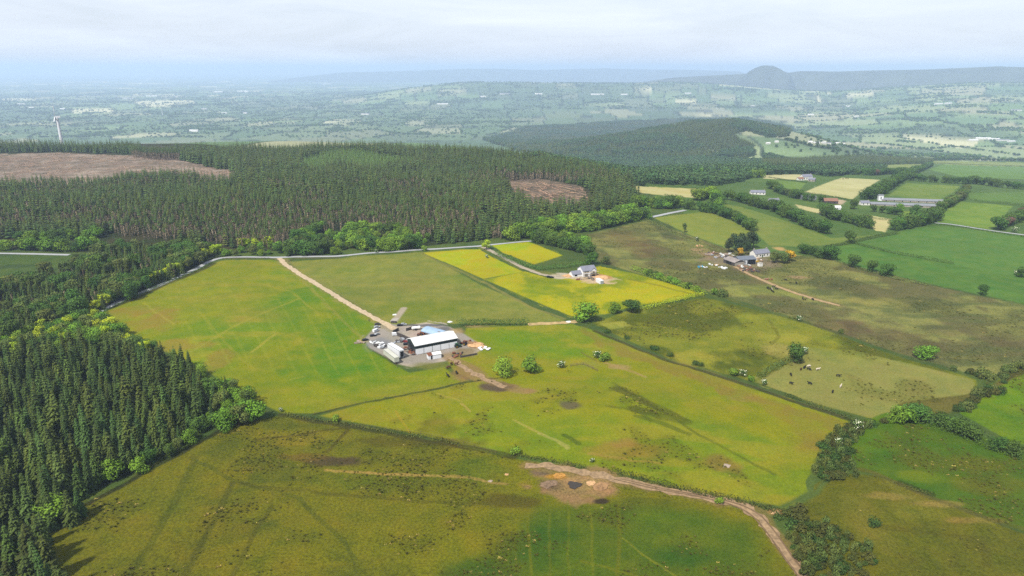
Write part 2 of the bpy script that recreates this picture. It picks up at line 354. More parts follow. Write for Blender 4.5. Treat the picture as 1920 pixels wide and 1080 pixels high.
# rough foreground pasture, base colour darkened for cloud shade and vignette
paint([(-300, 1400), (60, 990), (170, 935), (335, 850), (440, 790), (528, 777), (640, 797), (850, 832), (960, 856), (1160, 892), (1300, 928), (1440, 965), (1490, 1040), (1560, 1180), (1600, 1400)], (124, 120, 18), (102, 104, 14), thr=(.4, .6), mt=.6, c3=(130, 122, 28))
spot(720, 900, 130, 22, (104, 112, 18), .7, .9); spot(900, 880, 60, 20, (96, 110, 20), .7); spot(430, 900, 50, 50, (146, 130, 20), .6, .8); spot(560, 820, 90, 14, (150, 132, 40), .6)
spot(640, 866, 60, 10, (84, 66, 50), .85); spot(560, 858, 50, 8, (120, 92, 44), .6); spot(780, 830, 120, 12, (90, 82, 30), .6); spot(960, 940, 70, 16, (96, 84, 26), .7); spot(820, 800, 40, 30, (100, 90, 30), .4)
spot(300, 940, 120, 40, (112, 112, 22), .6, .9); spot(400, 1000, 90, 60, (134, 118, 22), .6, .9)
paint([(935, 1010), (990, 940), (1150, 925), (1300, 940), (1420, 970), (1470, 1030), (1530, 1200), (1300, 1400), (700, 1400), (830, 1060)], (82, 102, 12), (94, 110, 14), nse=nb, mt=.4, soft=10)
for a in [(1000, 1010, 70, 50), (880, 1070, 60, 30), (1260, 1040, 90, 24)]: spot(*a, (58, 96, 14), .75, .9)
spot(1230, 970, 60, 14, (106, 122, 16), .6)
# gorse banks, lower right pastures
paint([(1600, 792), (1660, 770), (1790, 796), (1920, 846), (2100, 900), (2100, 1060), (1920, 1000), (1740, 930), (1640, 890), (1560, 880)], (98, 128, 22), (86, 112, 20), nse=nb, mt=.3)
spot(1790, 870, 110, 20, (120, 116, 32), .55); spot(1850, 910, 90, 24, (116, 110, 34), .5); spot(1730, 895, 70, 14, (124, 136, 26), .6)
paint([(1468, 960), (1530, 925), (1560, 885), (1640, 888), (1740, 930), (1920, 998), (2100, 1060), (2200, 1400), (1600, 1400), (1500, 1060)], (108, 106, 20), (122, 114, 36), thr=(.5, .66), mt=.5)
spot(1660, 930, 60, 8, (164, 138, 70), .6); spot(1760, 945, 60, 8, (170, 142, 74), .6); spot(1830, 975, 60, 8, (164, 134, 66), .55); spot(1720, 960, 60, 16, (130, 126, 36), .6)
paint([(1790, 772), (1860, 725), (1930, 686), (2100, 600), (2100, 900), (1920, 846)], (118, 146, 22), (106, 132, 24), nse=nb, mt=.35)
paint([(1640, 792), (1690, 752), (1835, 735), (1900, 690), (1950, 672), (1950, 690), (1850, 740), (1780, 778), (1690, 782)], (96, 92, 36), (120, 110, 46), mt=.5)
# clear-felled slopes with rows of brash
i = paint([(-200, 292), (120, 286), (230, 291), (330, 297), (470, 322), (430, 352), (240, 352), (-200, 345)], (176, 154, 136), (150, 128, 110), thr=(.4, .6), mt=.9, c3=(118, 104, 86))
paint([(940, 336), (1010, 334), (1095, 350), (1110, 385), (1000, 395), (950, 372)], (146, 124, 104), (112, 96, 78), mt=.9)
paint([(-60, 520), (30, 520), (40, 560), (-20, 575), (-60, 590)], (132, 98, 72), (112, 84, 60), mt=.6)
RUSH = [([(170, 935), (440, 790), (528, 780), (960, 860), (1160, 895), (1440, 968), (1560, 1180), (100, 1180), (80, 1000)], 1.1, 15, .50, .78, 101), ([(1600, 800), (1700, 790), (1930, 860), (1930, 1000), (1740, 930), (1600, 880)], 1.4, 13, .42, .68, 102), ([(1780, 775), (1930, 690), (1930, 850)], 1.6, 13, .45, .7, 103), ([(1110, 608), (1320, 558), (1500, 604), (1700, 675), (1830, 720), (1640, 790), (1420, 720)], 1.8, 24, .48, .68, 104), ([(1100, 442), (1215, 412), (1350, 470), (1500, 480), (1940, 580), (1940, 690), (1700, 668), (1500, 602), (1330, 548), (1130, 490)], 2.2, 34, .42, .62, 105, (98, 97, 50)), ([(600, 790), (700, 755), (885, 716), (1100, 690), (1300, 790), (1460, 945), (960, 850)], 1.7, 11, .56, .76, 106), ([(1480, 960), (1560, 890), (1740, 930), (1930, 1000), (1930, 1120), (1520, 1120)], 1.4, 12, .50, .72, 107)]
for pl_, sp_, sc_, lo_, hi_, sd_, *cc_ in RUSH:              # darker wet growth where the rushes stand
    p = PX(pl_); x0, y0 = p.min(0); x1, y1 = p.max(0); i = np.nonzero((gx > x0) & (gx < x1) & (gy > y0) & (gy < y1))[0]; i = i[inpoly(gx[i], gy[i], p)]
    q = (sst(lo_, hi_, fbm(gx[i], gy[i], sc_, sd_, 3)) * .36)[:, None]; col[i] = col[i] * (1 - q) + alb(*(cc_[0] if cc_ else (96, 94, 22))) * q
# yard, tracks' verges, bare soil
paint([(678, 637), (700, 612), (722, 604), (760, 610), (800, 603), (846, 612), (874, 626), (912, 652), (888, 668), (852, 664), (838, 678), (770, 690), (744, 684), (690, 654)], (206, 186, 166), (178, 164, 150), mt=.25)
spot(712, 645, 30, 14, (146, 144, 148), .75); spot(790, 624, 30, 9, (196, 172, 156), .8); spot(790, 610, 40, 3, (92, 92, 100), .8); spot(835, 618, 22, 6, (96, 96, 104), .7); spot(895, 648, 18, 6, (202, 166, 126), .9)
spot(855, 620, 18, 8, (196, 160, 110), .8); spot(890, 612, 24, 4, (190, 160, 98), .6); spot(805, 686, 40, 9, (134, 130, 56), .7); spot(870, 662, 26, 10, (140, 116, 66), .7)
spot(935, 725, 40, 9, (98, 78, 66), .9); spot(880, 702, 34, 16, (158, 122, 78), .75); spot(985, 733, 30, 5, (172, 140, 84), .8); spot(1068, 758, 20, 10, (104, 92, 72), .8); spot(870, 745, 30, 8, (152, 146, 50), .5)
spot(1160, 688, 24, 5, (180, 146, 96), .7); spot(1100, 684, 36, 10, (150, 146, 58), .6)
spot(1082, 906, 96, 30, (164, 130, 86), .95, .4, 1.4); spot(1100, 902, 60, 18, (178, 140, 92), .9); spot(1045, 893, 26, 8, (196, 140, 56), .9); spot(1030, 908, 30, 12, (122, 98, 72), .8); spot(1130, 940, 16, 6, (62, 48, 40), .9); spot(1020, 884, 24, 7, (120, 98, 78), .8); spot(1120, 915, 30, 10, (176, 136, 88), .9); spot(1018, 885, 26, 7, (134, 108, 84), .8); spot(1455, 960, 16, 6, (178, 136, 84), .9)
spot(1108, 522, 48, 9, (222, 190, 152), .98, .25); spot(1068, 518, 40, 6, (216, 196, 172), .95, .3); spot(1128, 519, 22, 6, (204, 150, 98), .9, .3)
spot(1385, 490, 70, 12, (150, 130, 108), .8); spot(1340, 478, 36, 8, (164, 132, 100), .7); spot(1310, 468, 16, 3, (186, 152, 110), .8); spot(1462, 467, 12, 4, (212, 172, 110), .9); spot(1500, 520, 20, 3, (190, 150, 112), .7); spot(1395, 505, 40, 5, (112, 92, 80), .7)
stroke([(740, 602), (757, 578)], 4, (198, 178, 156), .95, .1, .1)
for p, w, c, a in [([(524, 484), (536, 497), (575, 522), (640, 562), (700, 596), (740, 618)], 8, (158, 142, 84), .55), ([(842, 668), (865, 686), (895, 704), (935, 722), (985, 733)], 9, (164, 132, 84), .7), ([(985, 872), (1100, 886), (1240, 918), (1380, 944), (1420, 962), (1480, 1045), (1550, 1150)], 7, (150, 124, 72), .7), ([(1378, 500), (1440, 530), (1530, 562), (1575, 573)], 7, (140, 120, 74), .6), ([(905, 463), (980, 502), (1050, 518)], 6, (150, 140, 70), .5)]:
    stroke(p, w, c, a, 1.5, .8)
for k in range(9):                                     # faint tractor lines across the left field
    stroke([(300 + 38 * k, 528 - 3 * k), (395 + 40 * k, 690 + 2 * k)], .9, (164, 164, 54), .3, .3, .9); stroke([(250 + 26 * k, 640 - 14 * k), (560 + 20 * k, 560 - 7 * k)], .9, (160, 158, 50), .28, .3, .9)
# drains, tyre lines, old boundaries, painted hedge and wood-edge shadows
for p, w, c, a in [
    ([(365, 860), (330, 930), (275, 1030), (240, 1080)], 3.2, (88, 92, 14), .55), ([(440, 905), (400, 980), (345, 1080)], 2.6, (84, 84, 16), .6), ([(510, 950), (470, 1010), (430, 1090)], 2.0, (88, 84, 16), .5),
    ([(360, 860), (440, 900), (560, 935), (665, 1045)], 1.8, (84, 90, 20), .55), ([(440, 905), (600, 925), (760, 938), (900, 945)], 2.0, (88, 84, 20), .5), ([(480, 826), (560, 815), (655, 800), (610, 850)], 1.6, (82, 70, 30), .6),
    ([(610, 882), (700, 888), (850, 893), (905, 902)], 1.7, (178, 146, 76), .85), ([(905, 902), (950, 908)], 1.4, (170, 140, 80), .6), ([(745, 770), (768, 812)], 1.0, (176, 152, 46), .7), ([(700, 762), (660, 790)], 1.0, (170, 150, 44), .55),
    ([(820, 738), (866, 752)], 1.0, (180, 158, 66), .7), ([(866, 756), (880, 772)], 1.2, (186, 158, 84), .7), ([(965, 788), (1060, 838)], 1.2, (176, 164, 74), .75), ([(1010, 812), (1062, 838)], 2.0, (172, 164, 84), .6),
    ([(1150, 718), (1230, 765), (1310, 815), (1400, 862), (1450, 890)], 1.6, (106, 112, 26), .7), ([(1160, 728), (1220, 758), (1285, 790), (1240, 782), (1190, 765)], 7, (86, 88, 22), .7), ([(1195, 780), (1260, 800), (1290, 812)], 3.2, (90, 100, 22), .6), ([(1140, 762), (1200, 772), (1220, 790)], 2, (100, 104, 24), .6),
    ([(1055, 815), (1082, 832)], 2.4, (82, 96, 22), .7), ([(1100, 850), (1160, 860), (1235, 868)], 1.2, (176, 140, 70), .5), ([(1135, 680), (1210, 706)], 2, (184, 152, 96), .6),
    ([(470, 660), (520, 625)], 1.0, (184, 168, 70), .6), ([(360, 660), (440, 612), (560, 560)], 1.4, (172, 162, 60), .5), ([(400, 540), (480, 530), (540, 545), (600, 590)], 1.2, (166, 158, 52), .5), ([(330, 540), (420, 640), (470, 690)], 1.0, (164, 156, 50), .45), ([(270, 568), (325, 608)], .8, (184, 172, 70), .6), ([(540, 500), (640, 600), (690, 640)], 2.0, (168, 152, 70), .4),
    ([(545, 712), (575, 706)], 1.0, (176, 166, 70), .5), ([(1090, 1050), (1230, 1090)], 1.2, (126, 126, 30), .5), ([(1165, 1010), (1280, 1090)], .8, (150, 146, 50), .5), ([(1160, 930), (1160, 1080)], 1.4, (120, 118, 30), .5),
    ([(1100, 945), (1108, 1010), (1112, 1080)], .8, (124, 126, 30), .5), ([(1062, 940), (1066, 1080)], .8, (120, 124, 28), .5), ([(1030, 960), (1030, 1080)], .8, (116, 118, 24), .45), ([(993, 970), (993, 1080)], .9, (124, 122, 26), .5), ([(965, 980), (965, 1080)], .7, (110, 114, 22), .4),
    ([(1090, 660), (1118, 676)], .7, (120, 100, 60), .6), ([(905, 528), (1000, 578), (1060, 598)], 2.4, (158, 146, 74), .7), ([(790, 474), (905, 530)], 2.2, (150, 140, 66), .6),
    ([(1115, 620), (1250, 676), (1420, 728), (1605, 792)], 2.4, (74, 74, 28), .8), ([(1440, 600), (1460, 630), (1445, 645)], 1.4, (110, 104, 30), .5),
    ([(530, 778), (660, 800), (850, 834), (960, 857)], 3.6, (78, 70, 28), .75), ([(590, 776), (720, 748), (885, 714)], 1.5, (70, 76, 26), .75), ([(885, 714), (940, 708)], 1.2, (82, 70, 40), .6),
    ([(1640, 985), (1740, 1000), (1840, 1010), (1850, 1060)], 3, (96, 90, 24), .4), ([(1690, 905), (1745, 925)], 4, (64, 62, 26), .6), ([(1560, 870), (1640, 885), (1740, 930), (1860, 975), (1940, 1000)], 3, (112, 98, 40), .6),
    ([(170, 592), (260, 556), (400, 494)], 3, (62, 62, 26), .85), ([(440, 790), (400, 815), (330, 856), (280, 880), (170, 940), (70, 992)], 2.6, (50, 52, 20), .85),  # dark bands painted as the shadows of lane hedge and wood edge
    ([(1180, 524), (1240, 536), (1320, 556)], 2, (120, 110, 50), .5), ([(1500, 604), (1440, 586), (1350, 556)], 1.6, (104, 104, 36), .6)]:
    stroke(p, w, c, a)
col[:, 0] *= .93; col *= np.where(gr < 1900, .93, 1.0)[:, None]
gcol = np.ones((len(gx), 4), np.float32); gcol[:, :3] = np.clip(col, 0.004, .9)
idx = np.arange(NR * NA).reshape(NR, NA)
q = np.stack([idx[:-1, :-1], idx[1:, :-1], idx[1:, 1:], idx[:-1, 1:]], -1).reshape(-1, 4)[:, ::-1]
me = np_mesh('ground', np.stack([gx, gy, gzv], -1), q)
a = me.attributes.new('Col', 'FLOAT_COLOR', 'POINT'); a.data.foreach_set('color', gcol.ravel())
a = me.attributes.new('mot', 'FLOAT', 'POINT'); a.data.foreach_set('value', mot.astype(np.float32))
me.polygons.foreach_set('use_smooth', np.ones(len(q), bool))
gm = bpy.data.materials.new('pasture'); gm.use_nodes = True; t = gm.node_tree; b = t.nodes['Principled BSDF']; b.inputs['Roughness'].default_value = .95; b.inputs['Specular IOR Level'].default_value = .08
def nd(ty, **k):
    n = t.nodes.new(ty)
    for q_, v_ in k.items(): setattr(n, q_, v_)
    return n
ac = nd('ShaderNodeAttribute', attribute_name='Col'); am = nd('ShaderNodeAttribute', attribute_name='mot'); tcn = nd('ShaderNodeTexCoord')
n1 = nd('ShaderNodeTexNoise'); n1.inputs['Scale'].default_value = 1.3; n1.inputs['Detail'].default_value = 9; n1.inputs['Roughness'].default_value = .8
n2 = nd('ShaderNodeTexNoise'); n2.inputs['Scale'].default_value = .11; n2.inputs['Detail'].default_value = 6; n2.inputs['Roughness'].default_value = .6
for n in (n1, n2): t.links.new(tcn.outputs['Object'], n.inputs['Vector'])
def mth(op, a_, b_):
    n = nd('ShaderNodeMath', operation=op)
    for s_, v_ in zip(n.inputs, (a_, b_)):
        if isinstance(v_, (int, float)): s_.default_value = v_
        else: t.links.new(v_, s_)
    return n.outputs[0]
c1 = mth('MULTIPLY', mth('SUBTRACT', n1.outputs[0], .5), 6.0); c2 = mth('MULTIPLY', mth('SUBTRACT', n2.outputs[0], .5), 1.5)
val = mth('ADD', mth('MULTIPLY', mth('ADD', c1, c2), am.outputs['Fac']), 1.0)
hs = nd('ShaderNodeHueSaturation'); hs.inputs['Saturation'].default_value = 1.03; t.links.new(ac.outputs['Color'], hs.inputs['Color']); t.links.new(mth('MAXIMUM', val, .25), hs.inputs['Value'])
t.links.new(mth('ADD', mth('MULTIPLY', mth('SUBTRACT', n2.outputs[0], .5), -.10), .5), hs.inputs['Hue'])
t.links.new(hs.outputs[0], b.inputs['Base Color'])
bp = nd('ShaderNodeBump'); bp.inputs['Strength'].default_value = .7; bp.inputs['Distance'].default_value = .6; t.links.new(n1.outputs[0], bp.inputs['Height']); t.links.new(bp.outputs[0], b.inputs['Normal'])
me.materials.append(gm); tag(obj('ground', me), kind='structure')

# ------------------------------------------------------------------ far mountain and ridges
def far_patch(name, u0, u1, prof, dist, depth, colr, seed):
    """a hill range at distance dist whose skyline follows prof (photograph column -> row)"""
    nu, nd_ = 160, 30; us = np.linspace(u0, u1, nu); pv = np.interp(us, [p[0] for p in prof], [p[1] for p in prof])
    V = []
    for k in range(nd_):
        s = k / (nd_ - 1); r = dist + depth * (s - .5); h = math.sin(math.pi * s) ** 1.1
        a_ = (us - 960) / FOC * cP; y = r / np.sqrt(1 + a_ * a_); x = a_ * y
        topz = CAM_Z + (128 - pv) / FOC * dist / np.sqrt(1 + a_ * a_) * cP * cP
        z = -320 + (topz + 320) * h + (fbm(x, y, 700, seed, 4) - .5) * 60 * h * (1 - .93 * h)
        V.append(np.stack([x, y, z], -1))
    V = np.concatenate(V); ii = np.arange(nd_ * nu).reshape(nd_, nu)
    F = np.stack([ii[:-1, :-1], ii[:-1, 1:], ii[1:, 1:], ii[1:, :-1]], -1).reshape(-1, 4)
    m_ = np_mesh(name, V, F); m_.materials.append(mat(name + '_heath', colr, .95, .3, .004, spec=.05)); m_.polygons.foreach_set('use_smooth', np.ones(len(F), bool))
    return tag(obj(name, m_), kind='structure')
far_patch('hills', 1180, 2400, [(1180, 158), (1260, 146), (1330, 142), (1400, 138.5), (1475, 137), (1500, 133), (1570, 134), (1640, 132), (1740, 130), (1850, 125), (1870, 124), (1920, 126), (2100, 128), (2400, 135)], 11500, 2600, alb(96, 104, 84), 71)
far_patch('mountain', 1385, 1495, [(1385, 160), (1397, 141), (1405, 134), (1415, 128), (1426, 123.5), (1434, 122.5), (1448, 123), (1458, 127), (1470, 133), (1482, 138), (1495, 160)], 10600, 900, alb(92, 100, 84), 72)
far_patch('distant_hills', 500, 1420, [(500, 152), (640, 136), (760, 133), (860, 129.5), (930, 128.5), (1000, 131), (1060, 130), (1130, 128), (1200, 130), (1300, 131), (1390, 134), (1420, 145)], 22000, 4000, alb(96, 104, 90), 73)

# ------------------------------------------------------------------ roads, tracks, pond
def ribbon(name, pts, width, m, lift=.06, step=2.0, rag=.0):
    p = PX(pts); seg = np.hypot(*np.diff(p, axis=0).T); s = np.concatenate([[0], np.cumsum(seg)]); n = max(3, int(s[-1] / step))
    t_ = np.linspace(0, s[-1], n); x = np.interp(t_, s, p[:, 0]); y = np.interp(t_, s, p[:, 1])
    for _ in range(6): x[1:-1] = (x[:-2] + 2 * x[1:-1] + x[2:]) / 4; y[1:-1] = (y[:-2] + 2 * y[1:-1] + y[2:]) / 4
    tx, ty = np.gradient(x), np.gradient(y); l_ = np.hypot(tx, ty) + 1e-9; nx, ny = -ty / l_, tx / l_
    V = []
    for o in (-1, -.34, .34, 1):
        w = width / 2 * o + (rag * (vnoise(t_ * .5, t_ * 0 + o * 9, 31) - .5) if abs(o) == 1 else 0)
        X, Y = x + nx * w, y + ny * w; V.append(np.stack([X, Y, terrain(X, Y) + lift + (.03 if abs(o) < 1 else 0)], -1))
    V = np.stack(V, 1).reshape(-1, 3); ii = np.arange(n * 4).reshape(n, 4)
    F = np.stack([ii[:-1, :-1], ii[:-1, 1:], ii[1:, 1:], ii[1:, :-1]], -1).reshape(-1, 4)
    m_ = np_mesh(name, V, F[:, ::-1]); m_.materials.append(m); return tag(obj(name, m_), kind='structure')
M = {}
M['lane'] = mat('lane_tarmac', alb(186, 188, 190), .9, .12, .3); M['stone'] = mat('track_stone', alb(210, 188, 152), .95, .25, .9); M['dirt'] = mat('track_dirt', alb(168, 140, 104), .95, .35, .9); M['rut'] = mat('track_rut', alb(128, 104, 74), .95, .25, .7)
ribbon('lane', [(150, 604), (172, 592), (225, 565), (300, 535), (360, 508), (393, 490), (415, 483), (470, 482), (540, 482), (620, 481), (700, 474), (790, 468), (860, 464), (905, 461), (960, 455), (1000, 452)], 3.6, M['lane'], .12)
ribbon('lane', [(-60, 474), (60, 476), (130, 478)], 4.0, M['lane'], .12)
ribbon('lane', [(1222, 407), (1250, 401), (1285, 394)], 4.6, M['lane'], .12)
ribbon('lane', [(1752, 418), (1780, 420), (1830, 428), (1870, 434), (1960, 446)], 4.2, M['lane'], .12)
ribbon('driveway', [(524, 484), (536, 497), (575, 522), (640, 562), (700, 596), (728, 609), (740, 618)], 3.8, M['stone'], .08, rag=1.2)
ribbon('driveway', [(905, 463), (935, 478), (980, 502), (1018, 516), (1050, 518), (1075, 518)], 3.6, mat('drive_grit', alb(184, 170, 146), .95, .2, .5), .08, rag=.8)
ribbon('track', [(842, 668), (865, 686), (895, 704), (930, 720), (948, 726)], 3.0, M['dirt'], .07, rag=2.2)
ribbon('track', [(985, 872), (1030, 874), (1100, 886), (1160, 900), (1240, 918), (1320, 932), (1380, 944), (1420, 962), (1450, 1000), (1480, 1045), (1510, 1085), (1550, 1150)], 3.4, M['dirt'], .08, rag=2.2)
for o in (-9, 7):
    ribbon('track_rut', [(1160 + o, 899), (1240 + o, 918), (1320 + o, 931.5), (1378 + o, 944), (1418 + o, 962), (1449 + o, 1001), (1479 + o, 1045), (1509 + o, 1085), (1549 + o, 1150)], .55, M['rut'], .14, rag=.2)
ribbon('track', [(1378, 500), (1400, 512), (1440, 530), (1480, 546), (1530, 562), (1575, 573)], 3.0, mat('moor_track', alb(186, 156, 112), .95, .2, .5), .08, rag=1.2)
ribbon('track', [(990, 608), (1040, 606), (1082, 603)], 4, mat('pale_track', alb(200, 172, 116), .95, .2, .5), .07, rag=1.4)
wx, wy, wz = P1(1077, 910)
pb = MB(); n = 26; pv = []
for k in range(n):
    a = 6.2832 * k / n; rj = 1 + .18 * math.sin(3 * a + 1) + .08 * math.sin(7 * a); pv.append((2.2 * rj * math.cos(a), 2.0 * rj * math.sin(a), 0))
pb.add(pv, [tuple(range(n))]); wm = mat('pond_water', (.034, .029, .024), .6, spec=.1)
pz = max(gz(wx + p[0], wy + p[1]) for p in pv) + .12
tag(obj('pond', pb.mesh('pond', wm), loc=(wx, wy, pz)), kind='structure')
# ------------------------------------------------------------------ plants: one mesh per kind, shared by its trees
LEAF = {}
def leafm(name, c, rnd=.22, hue=.018):
    m = mat(name, lin(c) * .95, .85, attr='tint', rnd=rnd, hue=hue, spec=.12); LEAF[name] = m; return m
M['bark'] = mat('bark', alb(108, 92, 76), .95, .25, 2); M['grey_bark'] = mat('grey_bark', alb(140, 124, 104), .95, .25, 2)
M['log'] = mat('bleached_log', alb(190, 156, 128), .95, .2, 1, rnd=.25, hue=.01)
SPR = leafm('spruce_needles', (58, 70, 26), .38, .022); SPR2 = leafm('spruce_needles_blue', (54, 70, 30), .38, .022); SPR3 = leafm('young_spruce_needles', (70, 92, 38))
DEAD = leafm('dead_twigs', (130, 118, 94), .35)
BRD = leafm('broadleaf_leaves', (88, 116, 32)); BRD2 = leafm('dark_broadleaf_leaves', (60, 84, 30)); LIME = leafm('lime_leaves', (130, 146, 28)); OLV = leafm('olive_leaves', (74, 86, 38))
RUS = leafm('rusty_leaves', (150, 120, 30)); MAY = leafm('hawthorn_blossom', (226, 226, 198), .1, .01); GOR = leafm('gorse_leaves', (60, 64, 24)); RSH = leafm('rush_blades', (82, 82, 26)); SED = leafm('pale_sedge_blades', (140, 124, 64)); HDG = leafm('hedge_leaves', (52, 72, 28))
CYP = leafm('dark_cypress_needles', (46, 60, 36)); PUR = leafm('copper_leaves', (92, 70, 58))

def quad(mb, c, n, up, w, h, col):
    """a small leaf clump: a quad bent along its middle"""
    s = n.cross(up)
    if s.length < 1e-3: s = n.orthogonal()
    s.normalize(); u = s.cross(n).normalized()
    a = c - s * w + u * h * .2; b = c + s * w - u * h * .15; e = c + u * h + n * h * .12; d = c - u * h - n * h * .15
    mb.add([a, d, b, e], [(0, 1, 2, 3)], col)
def rdir():
    z = random.uniform(-1, 1); a = random.uniform(0, 6.2832); r = math.sqrt(1 - z * z); return Vector((r * math.cos(a), r * math.sin(a), z))
def conifer_crown(H, wid, nw, nb, base=.10, seed=0, sub=2, droop=.35):
    random.seed(seed); mb = MB()
    for i in range(nw):
        t = (i + random.uniform(-.3, .3)) / nw; t = min(max(t, 0), 1); z = H * (base + (1 - base) * t)
        rad = wid * (1 - t) ** .72 * random.uniform(.82, 1.12) + .12
        a0 = random.uniform(0, 6.28); k = max(4, int(nb * (1 - .45 * t)))
        for j in range(k):
            if random.random() < .07: continue
            a = a0 + 6.2832 * j / k + random.uniform(-.25, .25); r = rad * random.uniform(.72, 1.12)
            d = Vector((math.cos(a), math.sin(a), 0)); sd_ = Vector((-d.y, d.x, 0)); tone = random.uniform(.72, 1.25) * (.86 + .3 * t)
            lift = random.uniform(.05, .25); c0 = Vector((0, 0, z)); w = r * (.30 if sub else .42) + .08
            p1 = c0 + d * r * .5 + Vector((0, 0, lift * r * .4)); p2 = c0 + d * r - Vector((0, 0, droop * r * random.uniform(.6, 1.3)))
            q = Vector((0, 0, -.13 * r - .06))
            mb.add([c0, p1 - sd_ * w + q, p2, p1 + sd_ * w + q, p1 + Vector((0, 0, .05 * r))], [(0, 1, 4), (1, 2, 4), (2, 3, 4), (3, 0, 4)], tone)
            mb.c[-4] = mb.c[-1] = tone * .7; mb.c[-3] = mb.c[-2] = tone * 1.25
            if sub > 1:
                for g in (-1, 1):
                    e = p1 + sd_ * g * w * .6; f_ = p1 + sd_ * g * r * .45 + d * r * .25 + Vector((0, 0, -.2 * r))
                    mb.add([e, f_ - d * .12 * r, f_ + Vector((0, 0, .08 * r)), e + d * .25 * r], [(0, 1, 2, 3)], tone * random.uniform(.8, 1.1))
    mb.add([(-.07, 0, H * .95), (.07, 0, H * .95), (0, .05, H * 1.035)], [(0, 1, 2)], 1.2)
    return mb
def trunk_mb(H, r, n=6, lean=.0):
    return MB().tube((0, 0, -1.2), (lean, 0, H * .55), r, r * .62, n).tube((lean, 0, H * .55), (lean, 0, H * .97), r * .62, r * .12, n)
def crown_lobes(H, W, seed, nl=11, leaves=120, ls=.62, low=.2, flat=1.0, shell=.75):
    """broadleaf crown: leaf clumps over and inside a heap of lobes"""
    random.seed(seed); mb = MB(); lob = []
    for k in range(nl):
        a = 6.2832 * (k * .618) + random.uniform(-.4, .4); t = random.uniform(0, 1) ** .8
        zz = H * (low + .18 + (.80 - low) * t * .85); rr_ = W * .5 * math.sqrt(max(.05, 1 - (2 * (zz / H - low) / (1 - low) - .95) ** 2 * .75)) * random.uniform(.35, .78)
        lob.append((Vector((rr_ * math.cos(a), rr_ * math.sin(a), zz)), W * random.uniform(.2, .31), random.uniform(.78, 1.2)))
    lob.append((Vector((0, 0, H * .55)), W * .34, .85)); lob.append((Vector((0, 0, H * .82)), W * .22, 1.1))
    for c, r, tone in lob:
        for i in range(int(leaves * (r / (W * .26)) ** 2)):
            d = rdir(); sq = random.random() ** .33
            p = c + Vector((d.x, d.y, d.z * .85 * flat)) * r * (shell + (1.06 - shell) * sq)
            if p.z < H * low * random.uniform(.6, 1.1): continue
            if p.z > H: continue
            n = (d * 1.3 + rdir() * .7 + Vector((0, 0, .35))).normalized(); s = ls * random.uniform(.6, 1.25)
            quad(mb, p, n, rdir(), s * .6, s * .5, tone * random.uniform(.78, 1.24))
    return mb
def limbs_mb(H, W, seed, r=.28):
    random.seed(seed); mb = MB().tube((0, 0, -1), (0, 0, H * .32), r, r * .75, 7)
    for k in range(5):
        a = 6.2832 * k / 5 + random.uniform(-.4, .4); e = Vector((W * .3 * math.cos(a), W * .3 * math.sin(a), H * random.uniform(.55, .78)))
        mb.tube((0, 0, H * random.uniform(.2, .32)), e, r * .5, r * .12, 5)
    return mb
def bare_conifer(H, seed):
    """plantation-edge spruce: green top on a long dead-twigged stem"""
    top = MB(); c = conifer_crown(H * .34, 1.6, 8, 7, .0, seed, 1); top.add([(x, y, z + H * .65) for x, y, z in c.v], c.f); top.c = c.c
    dd = MB(); random.seed(seed + 5)
    for i in range(110):
        z = H * random.uniform(.12, .7); a = random.uniform(0, 6.28); r = random.uniform(.5, 1.5); d = Vector((math.cos(a), math.sin(a), 0)); w = Vector((-d.y, d.x, 0)) * .14
        p = Vector((0, 0, z)); e = p + d * r + Vector((0, 0, -r * random.uniform(.0, .8))); dd.add([p - w, e, p + w + Vector((0, 0, .16))], [(0, 1, 2)], random.uniform(.6, 1.3))
    return top, dd
def joined(name, parts):
    """one mesh of several materials"""
    me = bpy.data.meshes.new(name); v = []; f = []; mi = []; cc = []
    for k, (mb, m) in enumerate(parts):
        o = len(v); v += mb.v; f += [tuple(i + o for i in q) for q in mb.f]; mi += [k] * len(mb.f); cc += mb.c; me.materials.append(m)
    me.from_pydata(v, [], f); me.polygons.foreach_set('material_index', mi); a = me.attributes.new('tint', 'FLOAT_COLOR', 'FACE')
    arr = np.ones((len(f), 4), np.float32); arr[:, :3] = np.array([c if isinstance(c, tuple) else (c, c, c) for c in cc], np.float32); a.data.foreach_set('color', arr.ravel()); me.update(); return me
KIND = {}
def kind(name, H, parts): KIND[name] = dict(H=H, n=len(KIND), parts=[(pn, mb, m) for pn, mb, m in parts], full=None, meshes=None)
def kmesh(name):
    K = KIND[name]
    if K['full'] is None: K['full'] = joined(name, [(mb, m) for _, mb, m in K['parts']])
    return K['full']
def kparts(name):
    K = KIND[name]
    if K['meshes'] is None: K['meshes'] = [(pn, mb.mesh(pn, m, True)) for pn, mb, m in K['parts']]
    return K['meshes']
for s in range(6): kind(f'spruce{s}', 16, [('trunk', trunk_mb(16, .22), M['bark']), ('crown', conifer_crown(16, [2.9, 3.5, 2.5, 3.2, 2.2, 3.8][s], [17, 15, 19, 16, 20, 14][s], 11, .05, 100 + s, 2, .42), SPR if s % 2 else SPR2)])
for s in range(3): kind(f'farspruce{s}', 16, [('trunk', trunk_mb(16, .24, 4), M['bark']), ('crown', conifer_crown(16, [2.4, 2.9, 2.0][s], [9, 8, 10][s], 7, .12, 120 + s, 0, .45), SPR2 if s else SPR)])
kind('youngspruce', 16, [('trunk', trunk_mb(16, .24, 4), M['bark']), ('crown', conifer_crown(16, 2.5, 11, 7, .05, 133, 0), SPR3)])
for s in range(2):
    tp, dd = bare_conifer(18, 140 + s); kind(f'barespruce{s}', 18, [('trunk', trunk_mb(18, .26, 5), M['grey_bark']), ('crown', tp, SPR if s else SPR2), ('dead_branches', dd, DEAD)])
